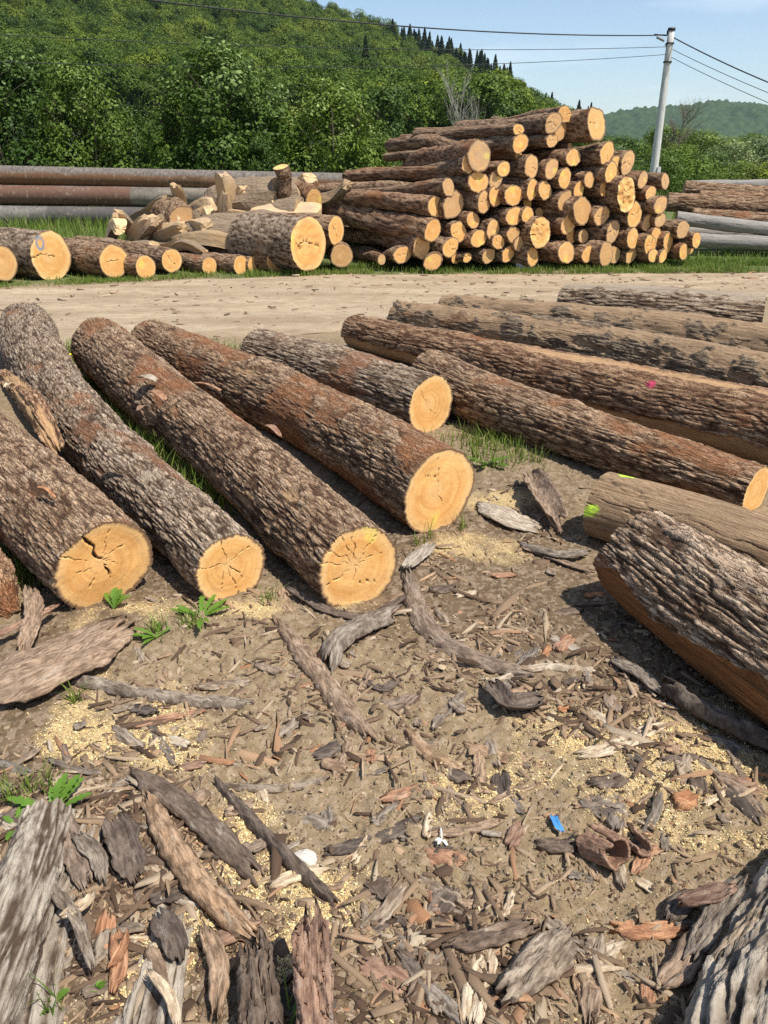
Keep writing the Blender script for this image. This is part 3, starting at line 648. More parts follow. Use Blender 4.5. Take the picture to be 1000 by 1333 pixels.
def stack_log(c, d, r0, Ln, variant, label, name='stacked_log', oval=1.0, group=PILE, spin=None):
    """c = centre of the near end, d = unit direction towards the near end"""
    d = np.asarray(d, float); d = d / np.linalg.norm(d); X, Y, T = frame_of(d)
    a = rs.uniform(0, 6.28) if spin is None else spin
    base = np.asarray(c) - d * Ln
    o = empty(name, base); tag(o, label, 'log', group)
    m = Matrix([[X[0], Y[0], T[0], base[0]], [X[1], Y[1], T[1], base[1]], [X[2], Y[2], T[2], base[2]], [0, 0, 0, 1]])
    s = r0 / UNIT_R
    S = Matrix.Diagonal((s, s * oval, Ln / UNIT_L, 1))
    o.matrix_world = m @ (S @ Matrix.Rotation(a, 4, 'Z') if oval == 1.0 else S)
    link('bark', stack_bark[variant], o)
    f = link('cut_face', stack_face[variant], o); f.location = (0, 0, UNIT_L)
    link('cut_face', stack_far[variant], o)
    return o

# px, py, rx, ry, depth offset, description (None: by tier and place)
ST = '''
736 149 6.2 9.5 .3|small log end at the very top of the stack, left of the biggest
720 161 5.6 12 .0|tall narrow pale log end near the top of the stack, bark torn above it
729.5 170 6.5 12 .35|shaded orange log end tucked behind the tall narrow pale one
738 163 5 7 .6|log end barely showing between the topmost end and the big one
776.5 161 9.5 18 -.15|biggest log at the top right of the stack, pointing up and out
719.5 183 6.5 9 .1|
675.7 168.5 7.2 7.6 .1|flat topped square looking log end, top left of the stack
677.5 187 7.2 12 .1|oval log end directly under the square looking one
674.5 201 6 6 .4|wedge of a log end peeping out under the oval one
742 191 6 5 .6|sliver of a log end under the big top log
746.8 205.6 7.7 11.5 .0|log end with a small black knot hole near the top of the stack
790 199 9 13 .0|
692 217 8.5 12.5 .0|
718.8 219.6 8 11.7 .0|
735 233 8 11.7 .0|
767.5 233.6 6.2 10.5 .1|
796 223.7 6.5 12 -.1|
817 212.8 8.5 14 .2|right half of the joined double log end, high on the right
803 216 7.8 13 .15|left half of the joined double log end, high on the right
800 238.4 6 11 .25|
837 234 5.2 10 .1|
866 235 5.8 9.5 .3|rightmost log end of the upper tier, just under the foot of the pole
847.7 251 4.6 9.3 .1|
860.5 267 7.2 12.5 -.1|
787.5 247 6.7 9.6 .1|
826 278.5 7.5 14.5 .0|log end with white and green paint along its lower rim
784.3 280.8 7 12.7 .0|log end split top to bottom by one dark crack
845 289.6 6.5 11 .15|
859.5 286.5 7.5 10 .05|
889 298.5 8 12 .0|
797.6 303 12.5 14.5 .0|wide log end with a notch like a heart, right part of the stack
823.7 311 9 13 -.05|
854.4 309 8 12 .1|
846 318 7 12 -.15|
870 315 10 12.5 .1|
907 312 7 9.3 .0|outermost log end at the right foot of the stack
850.4 332.8 6.3 9.5 -.05|
863.5 333.3 5.8 8.3 .0|
890.4 328 6.5 10 .0|
898 325 5 7 .3|
821.6 332.8 9.5 9.5 .1|
789 331 9 14 -.15|dark weathered log end in the lowest tier, in front of a fresh one
799 332 8 11 .1|
765.6 331 7.5 11.5 .0|
668.4 253.8 11.5 14 -.05|large round log end with yellow paint in the middle of the stack
693.6 246 8 12 .0|
709.7 248 8 11.5 .05|
754 247.5 7 10.2 .1|log end smeared with green and red paint
735.6 261.5 7.5 12 .0|log end with a dark nick at its top and green paint at its foot
670 281.5 8.7 12.7 -.05|
687 280 7.3 11 .05|
758 275 11 18 -.1|big oval log end with a small dark hole, right of the middle
740.5 291.6 9.2 13 .0|
669 306 8 11 .05|
679 317.5 7.5 11.5 .15|
744 307 8 9 .3|
760 308 8 9.5 .25|
737.7 329.4 9.8 14.7 -.05|
693.6 333 8.4 11.5 .0|
661.4 331 8 10 .15|
702 277 6 7 .6|
687 264 6 8 .6|
706 331 5 8 .5|
623 237 10.8 14.5 -.05|
645.4 234 6.7 9.8 .05|
656 220 8.5 10.5 .05|
623.7 202 15 18.5 -.2|largest log end high on the left, round and streaked
609.7 214 9 10 -.1|small log end joined to the lower left of the largest round one
584 243.3 6.2 10 -.1|
630 262 10 13 .0|
644.7 256 8 11.5 .1|
567.7 268.5 9.5 14 .05|
590.8 267 11.5 17 .05|
616 286.7 8 10.8 .05|
642.3 298 6.8 11.5 .05|
597 301.4 8.7 12.6 .0|
623.7 310.8 9 11.6 -.05|
649.3 315.7 7.5 9.7 .0|
587.3 321 8.7 13 -.1|
564 300 10.5 15 -.2|
608.3 336 6.5 6.5 .0|
636 333 11 10 .1|dark dull log end half sunk in the grass at the foot of the stack
594 336 5 8 .3|
563 341 7 11 -.3|short stub with a yellow blob standing in the grass
549 321 10 13.5 -.15|
525 331.6 11.5 12 -.2|
497 338 7 6 -.25|
'''
rows = []
for ln in ST.strip().split('\n'):
    a, lab = ln.split('|'); rows.append([float(x) for x in a.split()] + [lab.strip()])
def y_face(px, h): return float(np.interp(px, [500, 563, 740, 900], [13.25, 13.0, 13.3, 13.75])) + .10 * h
items = []
for (px, py, rx, ry, off, lab) in rows:
    yv = y_face(px, 0); c = at_y(px, py, yv); yv = y_face(px, c[2]) + off * .55; c = at_y(px, py, yv)
    r0 = ry * depth(c) / F * (1.02 if rx < 9.9 else .98)
    if c[2] < r0 * .8: c[2] = r0 * .8
    items.append([px, py, c, r0, rx / ry, lab, off])
SPECIAL = {(584, 243.3): ((405, 262), 4.6), (564, 300): ((395, 263), 4.0), (549, 321): ((455, 297), 3.8), (525, 331.6): ((452, 324), 3.0), (623, 237): ((505, 240), 4.2),
           (609.7, 214): ((512, 227), 3.9), (623.7, 202): ((540, 219), 3.8), (677.5, 187): ((508, 188), 4.6), (675.7, 168.5): ((525, 179), 4.4), (720, 161): ((600, 168), 4.3),
           (736, 149): ((640, 163), 4.2), (645.4, 234): ((560, 238), 4.0), (563, 341): ((556, 337), .6), (497, 338): ((470, 334), 1.5)}
tier_names = ['lowest tier', 'second lowest tier', 'third tier up', 'fourth tier up', 'fifth tier up', 'sixth tier up', 'topmost tier']
ordn = ['first', 'second', 'third', 'fourth', 'fifth', 'sixth', 'seventh', 'eighth', 'ninth', 'tenth', 'eleventh', 'twelfth', 'thirteenth', 'fourteenth', 'fifteenth', 'sixteenth', 'seventeenth', 'eighteenth', 'nineteenth', 'twentieth']
tiers = {}
for it in items: tiers.setdefault(min(6, int(max(0, it[2][2] - .02) / .29)), []).append(it)
for tno in sorted(tiers):
    L_ = sorted(tiers[tno], key=lambda q: q[0])
    for j, it in enumerate(L_):
        px, py, c, r0, asp, lab, off = it
        if not lab:
            size = 'small' if r0 < .142 else ('big' if r0 > .185 else 'medium')
            lab = f'{size} log end, {tier_names[tno]} of the big stack, {ordn[j]} from left'
        elif 'stack' not in lab and 'grass' not in lab: lab += (', in the big stack' if len(lab.split()) <= 11 else '')
        v = rs.randint(0, 10)
        if 'crack' in lab or 'heart' in lab: v = 5 if 'crack' in lab else 7
        elif 'dark' in lab or 'shaded' in lab: v = 8  # a shaded end takes the dull face too: its shade is put into the colour
        elif 'yellow' in lab: v = 9
        ang = R(35 + rs.uniform(-5, 5)); d = np.array([math.sin(ang), -math.cos(ang), rs.uniform(-.015, .03)]); Ln = rs.uniform(3.4, 4.4)
        ky = (px, py)
        if ky in SPECIAL:
            (fx, fy), Ln = SPECIAL[ky]; dr = ray(fx, fy); o0 = np.array([0, 0, CAM_H]) - c
            A_, B_, C_ = dr @ dr, 2 * dr @ o0, o0 @ o0 - Ln ** 2; disc = max(B_ * B_ - 4 * A_ * C_, 0)
            t = (-B_ + math.sqrt(disc)) / (2 * A_); e = np.array([0, 0, CAM_H]) + dr * t
            d = (c - e); Ln = np.linalg.norm(d)
        if ky == (776.5, 161): d = np.array([.52, -.80, .10])
        stack_log(c, d, r0, Ln, v, lab)
# two odd, wide butts built on their own
def odd_butt(px, py, rx, ry, yw, label, seed, cracks, oval, mat='bark', **k):
    c = at_y(px, py, yw); r0 = (rx * ry) ** .5 * depth(c) / F; d = np.array([-.45, .89, 0])
    big_log('stacked_log', label, 'log', [c, c + d * 1.6, c + d * 3.2], [r0, r0 * .96, r0 * .9], seed, mat, nth=72, res=1.4, cell=.035, face_res=18, cracks=cracks, group=PILE, oval=oval, lump=.16, near_bark=.02, **k)
odd_butt(816, 254, 15, 23, 13.45, 'huge irregular butt with jutting lobes on the right side of the big stack', 61, [(-.5, .8, .1, .1, .05), (.1, .1, -.1, -.8, .05), (.1, .1, .7, .6, .04)], (.2, 1.9), near_kw=dict(normal_jit=.03))
odd_butt(704, 302, 14, 21.5, 13.2, 'large craggy butt with black cracks, low in the middle of the big stack', 62, [(-.9, -.25, -.2, -.2, .09), (-.5, .7, -.1, .45, .08), (.2, .6, .5, .3, .07), (-.9, -.2, -.75, .4, .05)], (.12, 1.5), near_kw=dict(normal_jit=.02))

# ---------------------------------------------------------------- second stack at the right edge
RS = 'logs stacked at the right edge'
for (x0, y0, x1, y1, rp, yw, lab, mt, kd) in [
    (1060, 240, 893, 244, 8, 17.5, 'short grey barkless log on top of the stack at the right edge', 'bare_grey', 'bare'),
    (1090, 259, 890, 246, 10, 16.6, 'rough barked log in the top row of the stack at the right edge', 'bark', 'bark'),
    (1120, 262, 910, 256, 8, 16.2, 'torn thin log lying on the rows of the stack at the right edge', 'bark_red', 'bark'),
    (1110, 274, 868, 263, 11.5, 16.0, 'long brown log with torn pale patches, right stack', 'bark', 'bark'),
    (1110, 295, 900, 282, 10.5, 15.6, 'brown log sprouting splinters above the silver one, right stack', 'bark', 'bark'),
    (1120, 313, 880, 284, 8.5, 15.2, 'smooth silver grey trunk slanting through the stack at the right edge', 'bare_grey', 'bare'),
    (1100, 312, 885, 303, 7, 15.5, 'dull grey trunk under the silver slanting one, right stack', 'bare_grey', 'bare'),
    (1100, 322, 900, 312, 9, 15.1, 'pale trunk lowest in the stack at the right edge', 'bare_grey', 'bare')]:
    a = at_y(x0, y0, yw); b = at_y(x1, y1, yw + .5); rr_ = rp * depth(b) / F
    big_log('trunk', lab, 'log', [a, (a + b) / 2, b], [rr_] * 3, int(x0 + y0), mt, nth=60, res=1.5, cell=.04, face_res=8, kind=kd, group=RS, lump=.08)
p = at_y(866, 262, 14.6); q = at_y(830, 262, 16.5)
# ---------------------------------------------------------------- bark, chips, splinters, sawdust
def piece_material(name, a, b, c, under):
    g = NG(name); o = g.attr('lc', True); r = g.rnd()
    h = g.attr('hgt')
    n = g.noise(g.map(o, (.35, 1.6, 1)), 70, 5, .65); m_ = g.noise(o, 14, 4, .6)
    col = g.mix(g.ramp(m_, [(.3, 0.0), (.7, 1.0)]), a, b)
    col = g.mix(g.math('MULTIPLY', g.ramp(n, [(.38, 1.0), (.56, 0.0)]), .85), col, c)
    stn = g.noise(g.map(o, (.5, 1, 1)), 24, 5, .7); col = g.mix(g.math('MULTIPLY', g.ramp(stn, [(.50, 0.0), (.62, 1.0)]), .7), col, c); col = g.mix(g.ramp(stn, [(.30, .6), (.40, 0.0)]), col, (.50, .44, .35))
    col = g.mix(g.ramp(h, [(.0, .75), (.45, 0.0)]), col, c)
    col = g.mix(g.attr('under'), col, under)
    hs = g.t.nodes.new('ShaderNodeHueSaturation'); g.l(col, hs.inputs['Color']); g.l(g.math('ADD', g.math('MULTIPLY', r, .5), .72), hs.inputs['Value'])
    g.l(g.math('ADD', g.math('MULTIPLY', r, .3), .75), hs.inputs['Saturation'])
    return g.fin(hs.outputs[0], .92, g.bump(n, .009, 1.0))
M['p_grey'] = piece_material('grey_bark_piece', (.24, .185, .13), (.38, .31, .235), (.09, .062, .042), (.26, .16, .1))
M['p_tan'] = piece_material('tan_bark_piece', (.28, .18, .11), (.42, .30, .20), (.11, .068, .04), (.32, .2, .12))
M['p_dark'] = piece_material('dark_bark_piece', (.13, .09, .065), (.22, .165, .12), (.06, .04, .028), (.12, .07, .045))
M['p_red'] = piece_material('orange_bark_piece', (.40, .19, .09), (.46, .27, .15), (.18, .075, .035), (.36, .17, .08))
M['p_pale'] = piece_material('pale_wood_piece', (.50, .40, .27), (.58, .49, .36), (.26, .18, .11), (.44, .33, .2))

def slab_mesh(name, path, W, T, seed, curl=.0, nu=None, nv=13, rag=.25, ridges=3.0, mat=None, rough=1.0, ground=True, lift=.004, twist=0.0, tip=.25):
    """bark slab along a path of world points; W width(s) in metres; a closed shell with real thickness"""
    path = np.asarray(path, float); S = catmull(path, 24) if len(path) > 2 else catmull(path, 30)
    seg = np.linalg.norm(np.diff(S, axis=0), axis=1); s = np.concatenate([[0], np.cumsum(seg)]); Ln = s[-1]
    nu = nu or int(np.clip(Ln / .011, 8, 90)); u = np.linspace(0, 1, nu); cen = np.column_stack([np.interp(u * Ln, s, S[:, k]) for k in range(3)])
    Tn = np.gradient(cen, axis=0); Tn /= np.linalg.norm(Tn, axis=1)[:, None] + 1e-9
    Sd = np.cross([0, 0, 1.0], Tn); Sd /= np.linalg.norm(Sd, axis=1)[:, None] + 1e-9; Up = np.cross(Tn, Sd)
    v = np.linspace(-1, 1, nv)
    e1 = fbm(P3(u * Ln / W * 2.4, u * 0 + seed), 5, seed, .78); e2 = fbm(P3(u * Ln / W * 2.4, u * 0 + seed + 9), 5, seed + 1, .78)
    prof = np.clip(np.minimum(u, 1 - u) / tip, 0, 1) ** .55
    prof = .5 + .5 * prof
    l = W / 2 * prof * (1 + rag * 1.6 * e1); r_ = W / 2 * prof * (1 + rag * 1.6 * e2)
    VV = np.where(v[None] < 0, v[None] * l[:, None], v[None] * r_[:, None])
    # ragged ends: shift along the path per column
    endj = fbm(P3(v * 5.5, v * 0 + seed + 3), 3, seed + 5, .9)[None] * min(W * 1.3, Ln * .25)
    ush = endj * (np.abs(2 * u[:, None] - 1) ** 6)
    UU = u[:, None] * Ln + 0 * VV
    lc = np.stack([UU, VV, 0 * VV + seed], -1)
    rid = np.abs(vnoise(np.stack([UU * 9 / max(W, .04) * .12, VV * ridges * 2.4 / W + fbm(lc * 14, 2, seed) * .7, 0 * VV], -1), seed + 7)); rid = sstep(0, .35, rid)
    fn = fbm(lc * [30, 90, 1], 4, seed + 8, .65)
    top = T * (.35 + .8 * rid + fn * .6 * rough) * (.35 + .65 * np.clip((1 - np.abs(v))[None] * 4, 0, 1))
    q5 = (.35 + .8 * rid + fn * .6) * 4; top = top * .5 + .5 * T * (np.floor(q5) + sstep(.6, 1., q5 - np.floor(q5))) / 4 * (.35 + .65 * np.clip((1 - np.abs(v))[None] * 4, 0, 1))
    arc = curl * W * (v[None] ** 2) - (curl * W if curl < 0 else 0) * 1.0
    tw = twist * (u[:, None] - .5) * VV
    base = arc + tw + fbm(P3(UU * 7, VV * 7), 2, seed + 12) * W * .10
    def place(z): return cen[:, None] + Sd[:, None] * VV[..., None] + Up[:, None] * z[..., None] + Tn[:, None] * ush[..., None]
    PT = place(base + top); PB = place(base - T * .15)
    mid = cen[nu // 2].copy()
    if ground:
        g0 = gz_low(PT[..., 0], PT[..., 1]); PT[..., 2] += g0 + lift; PB[..., 2] += g0 + lift
        mid[2] = float(gz_low(mid[:1], mid[1:2])[0])
    V = np.vstack([PT.reshape(-1, 3), PB.reshape(-1, 3)]) - mid; n = nu * nv
    f = [grid_faces(nu, nv)[:, ::-1], grid_faces(nu, nv, off=n)]
    bd = np.concatenate([np.arange(nv), np.arange(1, nu) * nv + nv - 1, (nu - 1) * nv + np.arange(nv - 2, -1, -1), np.arange(nu - 2, 0, -1) * nv]); b2 = np.roll(bd, -1)
    f.append(np.column_stack([bd, b2, b2 + n, bd + n]))
    h = np.clip(.25 + rid * .7 + fn * .5, 0, 1).ravel()
    A = dict(lc=np.vstack([lc.reshape(-1, 3)] * 2), hgt=np.concatenate([h, h * 0 + .6]), under=np.concatenate([h * 0, h * 0 + 1]))
    return mesh_np(name, V, np.vstack(f), [M[mat]], A), mid

def strip(label, pts, wpx, mat, name='bark_strip', T=.008, curl=.12, seed=None, z=0.0, group='strips of bark lying on the yard', cat='bark', **k):
    P = []
    for q in pts:
        p = at_z(q[0], q[1], (q[2] if len(q) > 2 else 0.0)); P.append([p[0], p[1], p[2] + z])
    c = np.mean(P, axis=0); W = wpx * depth(c) / F
    strip.n += 1
    me, mid = slab_mesh(name, P, W, T, (seed or strip.n * 7 + 3), curl, mat=mat, **k)
    o = link(name, me, None, mid); tag(o, label, cat, group); return o
strip.n = 0
for a in [
  ('long pinkish bark strip curving away from the middle log face', [(530, 752), (552, 815), (605, 858), (678, 882)], 30, 'p_tan', dict(T=.014, curl=-.2)),
  ('tan splintered bark strip in front of the middle log, running to lower right', [(368, 822), (425, 895), (482, 966)], 28, 'p_tan', dict(T=.014, curl=-.2)),
  ('grey bark strip bent like a hook below the middle log', [(428, 872, .01), (438, 842, .03), (470, 822, .03), (512, 805, .01)], 32, 'p_grey', dict(T=.013, curl=-.35)),
  ('dark bark sliver wrapping the foot of the middle log', [(378, 775, .03), (425, 800, .01), (480, 806, .01), (528, 782, .02)], 14, 'p_dark', dict(T=.009)),
  ('low grey stick lying level in front of the two left log faces', [(98, 893), (170, 906), (250, 914), (325, 922)], 17, 'p_grey', dict(T=.016, curl=-.4)),
  ('short orange splinter just under the level grey stick', [(178, 946), (265, 926)], 14, 'p_red', dict(T=.008)),
  ('grey splinter standing away from the orange one at left', [(196, 944), (212, 972), (228, 1000)], 12, 'p_grey', dict(T=.007)),
  ('flat grey chip right of the level grey stick', [(258, 894), (325, 891)], 17, 'p_grey', dict(T=.007)),
  ('thin level twig left of the picture centre', [(290, 1028), (360, 1031), (426, 1019)], 9, 'p_grey', dict(T=.008, curl=-.6)),
  ('thin pale bark sliver lying level near the picture centre', [(440, 988), (532, 993)], 11, 'p_tan', dict(T=.006)),
  ('long dark stick slanting down to the sawdust at lower left', [(282, 1024), (345, 1092), (436, 1182)], 17, 'p_dark', dict(T=.016, curl=-.5)),
  ('brown bark piece beside the clay patch, below the picture centre', [(428, 1112), (485, 1096), (545, 1066)], 21, 'p_dark', dict(T=.009)),
  ('orange brown bark piece left of the small white husk', [(498, 1042), (568, 1020)], 17, 'p_red', dict(T=.008)),
  ('splintered brown bark piece pointing down right at the picture centre', [(532, 958), (560, 985), (604, 1002)], 18, 'p_tan', dict(T=.010, curl=-.2)),
  ('pale tan bark piece lying level right of the white husk', [(560, 1086), (610, 1082), (652, 1070)], 14, 'p_tan', dict(T=.008)),
  ('thin pale grey stick level below the curved bark strip', [(640, 893), (700, 873), (772, 875)], 11, 'p_pale', dict(T=.009, curl=-.4)),
  ('dark curved bark cup under the pale grey stick', [(640, 898, .01), (662, 922, .03), (705, 920, .01)], 28, 'p_dark', dict(T=.008, curl=.4)),
  ('grey bark sliver crossing the end of the curved strip', [(648, 908), (672, 880), (700, 845)], 18, 'p_grey', dict(T=.008)),
  ('tan flake pair lying below the dark bark cup', [(610, 972), (650, 985), (700, 994)], 20, 'p_tan', dict(T=.008)),
  ('short dark bark block left of the rolled bark curl', [(702, 1104), (752, 1106)], 22, 'p_dark', dict(T=.016)),
  ('forked pale bark piece on the sawdust at right', [(758, 984), (800, 975), (862, 948)], 22, 'p_pale', dict(T=.010)),
  ('dark stick lying against the underside of the thick barked log', [(872, 902, .03), (930, 936, .03), (1010, 975, .03)], 24, 'p_dark', dict(T=.022, curl=-.5)),
  ('flat orange bark piece near the lower right corner', [(798, 1213), (842, 1217), (886, 1213)], 27, 'p_red', dict(T=.012)),
  ('short grey splinter below the orange bark piece', [(784, 1248), (824, 1284)], 13, 'p_grey', dict(T=.007)),
  ('big grey bark slab with loose plates near the bottom edge', [(660, 1300, .02), (700, 1262, .03), (738, 1226, .01)], 52, 'p_grey', dict(T=.024, curl=-.15)),
  ('dark wet bark slab behind the big grey one near the bottom', [(590, 1238, .015), (640, 1226, .02), (692, 1212, .01)], 28, 'p_dark', dict(T=.014)),
  ('pale fibrous plank standing off the bottom edge', [(612, 1340), (622, 1290), (636, 1240)], 34, 'p_pale', dict(T=.012)),
  ('grey splinter fan at the bottom, right of the red stake', [(520, 1248), (560, 1292), (612, 1345)], 20, 'p_grey', dict(T=.012)),
  ('dark slanting bark piece crossing the splinter fan', [(534, 1300), (570, 1262), (606, 1234)], 22, 'p_dark', dict(T=.012)),
  ('upright tan bark strip at the bottom, left of the corner chunk', [(766, 1340), (770, 1290), (776, 1240)], 26, 'p_tan', dict(T=.010)),
  ('pinkish bark flake beside the pale limb at lower left', [(82, 1062, .03), (96, 1110, .03), (112, 1158, .02)], 28, 'p_tan', dict(T=.009)),
  ('dark brown bark plate at lower left, curled at its rim', [(150, 1072, .03), (166, 1110, .03), (176, 1152, .02)], 42, 'p_dark', dict(T=.010, curl=.25)),
  ('long brown bark slab slanting through the lower left', [(196, 1050, .012), (232, 1118, .022), (285, 1180, .022), (330, 1226, .012)], 34, 'p_tan', dict(T=.018, curl=-.2)),
  ('dark bark slab above the sawdust at lower left', [(176, 1012, .012), (236, 1052, .018), (286, 1096, .014), (330, 1140, .006)], 34, 'p_dark', dict(T=.012, curl=-.12)),
  ('curled bark piece standing between the cut face and the green painted log', [(690, 628, .03), (706, 655, .05), (726, 690, .02)], 34, 'p_tan', dict(T=.008, curl=.45)),
  ('thin pale strip below the green painted log', [(682, 716, .01), (722, 728, .01), (768, 744, .01)], 10, 'p_tan', dict(T=.007)),
  ('grey strip pointing at the end of the green painted log', [(680, 712, .015), (725, 722, .03), (766, 720, .02)], 12, 'p_grey', dict(T=.008, curl=-.3)),
  ('flat slab dusted with sawdust right of the notched log face', [(625, 662, .01), (660, 676, .02), (700, 690, .01)], 36, 'p_pale', dict(T=.012, curl=-.05)),
  ('pale leaf shaped bark flake between the middle log and the notched log', [(530, 742, .02), (562, 712, .03)], 24, 'p_pale', dict(T=.006, tip=.5)),
  ('small dark chip on the soil under the notched log', [(562, 772), (592, 768)], 17, 'p_dark', dict(T=.010)),
  ('reddish bark crumb in the middle of the chip litter', [(640, 752), (670, 750)], 10, 'p_red', dict(T=.008)),
  ('broad bark plate heaped with sawdust under the left log', [(-30, 900, .03), (55, 868, .05), (150, 832, .02)], 105, 'p_tan', dict(T=.014, curl=-.10, nv=19)),
  ('dark bark rim lifting off the broad plate at left', [(70, 882, .01), (125, 866, .02), (158, 846, .01)], 16, 'p_dark', dict(T=.010)),
  ('red brown splinters piled beside the left log face', [(-10, 830, .05), (35, 812, .06), (72, 796, .05)], 14, 'p_red', dict(T=.009)),
  ('pale torn bark scrap under the left log face', [(30, 850, .06), (45, 800, .07), (40, 770, .08)], 24, 'p_tan', dict(T=.010)),
  ('grey splinter lying at the left edge above the weeds', [(-10, 992), (40, 1008)], 13, 'p_grey', dict(T=.01)),
  ('tan bark scrap pair left of the blue fragment', [(640, 1045), (672, 1030), (700, 1020)], 12, 'p_tan', dict(T=.007)),
  ('small grey chip left of the blue fragment', [(664, 1040), (682, 1060)], 14, 'p_grey', dict(T=.006)),
  ('pale wood scrap below the rolled bark curl', [(828, 1146), (856, 1166)], 15, 'p_pale', dict(T=.006)),
  ('orange bark scrap right of the rolled bark curl', [(826, 1138), (842, 1112), (858, 1108)], 18, 'p_red', dict(T=.008)),
  ('brown bark lump on the sawdust below the thick log', [(876, 1050), (904, 1046)], 26, 'p_red', dict(T=.022)),
  ('dark bark lump above the rolled bark curl', [(772, 1022), (815, 1018)], 22, 'p_dark', dict(T=.016)),
  ('slim dark bark piece between the curl and the dark lump', [(762, 1042), (800, 1062)], 14, 'p_dark', dict(T=.009)),
  ('brown level stick on the sawdust near the right edge', [(862, 994), (908, 990)], 14, 'p_dark', dict(T=.012)),
  ('upright splinter on the right edge of the sawdust', [(940, 960), (962, 1000), (972, 1020)], 12, 'p_tan', dict(T=.008)),
  ('torn bark lip on top of the corner chunk', [(890, 1180, .05), (930, 1168, .09), (956, 1160, .11)], 24, 'p_red', dict(T=.012, curl=.2)),
  ('grey ridge plate leaning on the left flank of the corner chunk', [(898, 1250, .03), (935, 1190, .07), (965, 1150, .10)], 30, 'p_grey', dict(T=.016)),
  ('second grey ridge plate, lower on the corner chunk', [(905, 1310, .03), (945, 1250, .09), (985, 1195, .13)], 26, 'p_grey', dict(T=.016)),
  ('long grey plate along the crown of the corner chunk', [(930, 1335, .06), (975, 1270, .13), (1020, 1210, .16)], 24, 'p_grey', dict(T=.016)),
  ('brown plate slipping off the foot of the corner chunk', [(862, 1290, .01), (890, 1262, .02), (905, 1222, .03)], 34, 'p_tan', dict(T=.014)),
  ('dark shard wedged under the corner chunk', [(870, 1200, .01), (888, 1178, .015), (905, 1170, .02)], 28, 'p_dark', dict(T=.014)),  # shard in the plain dark bark colour
  ('grey splinter lying across the sunk furrowed log at lower left', [(60, 1150, .05), (100, 1200, .06), (120, 1260, .05)], 16, 'p_grey', dict(T=.010)),
  ('reddish bark shard between the two sunk logs at lower left', [(150, 1220, .01), (158, 1255, .015), (150, 1290, .01)], 22, 'p_red', dict(T=.010)),
  ('pale oval wood chip right of the sunk furrowed log', [(84, 1196, .06), (108, 1182, .06), (122, 1168, .05)], 17, 'p_pale', dict(T=.008)),
  ('grey bark shard tucked at the root of the long brown slab', [(100, 1090, .04), (128, 1120, .04), (134, 1148, .03)], 22, 'p_grey', dict(T=.010)),
  ('small red brown root end among the sawdust at lower left', [(146, 1262, .02), (160, 1240, .03), (166, 1222, .02)], 11, 'p_red', dict(T=.010, curl=-.5)),
  ('dark plate overlapping the end of the long brown slab', [(206, 1196, .03), (226, 1222, .03), (236, 1252, .02)], 34, 'p_dark', dict(T=.010)),
  ('rough brown bark strip beside the sunk log near the stake', [(268, 1215, .02), (286, 1262, .02), (282, 1320, .02)], 26, 'p_tan', dict(T=.012)),
  ('splintery pale strip fallen over the bottom left sunk log', [(196, 1270, .05), (222, 1300, .05), (232, 1340, .04)], 14, 'p_pale', dict(T=.008)),
  ('short tan bark piece among the litter under the hooked strip', [(485, 918), (512, 922), (538, 910)], 20, 'p_tan', dict(T=.010)),
  ('brown double flake left of the splintered brown piece', [(474, 890), (500, 900), (520, 884)], 14, 'p_dark', dict(T=.008)),
  ('long grey bark strip under the thick log, in its shade', [(800, 860, .01), (835, 880, .015), (862, 905, .01)], 22, 'p_grey', dict(T=.012)),
  ('torn tan strip at the right end of the sawdust', [(930, 1010), (962, 1030), (990, 1062)], 18, 'p_tan', dict(T=.010)),
]:
    strip(a[0], a[1], a[2], a[3], **a[4])
# splintered red-brown stake at the bottom edge
for (lab, pts, w, m_, T) in [('splintered red brown stake standing at the bottom edge', [(404, 1190, .20), (408, 1270, .13), (415, 1380, .04)], 50, 'p_red', .03),
                             ('black rotten block left of the red brown stake', [(332, 1240, .05), (338, 1290, .05), (345, 1360, .03)], 52, 'p_dark', .04)]:
    strip(lab, pts, w, m_, name='splintered_wood', T=T, ridges=6, group=None, cat='wood', ground=False, tip=.06, rag=.2, nu=60, nv=17)
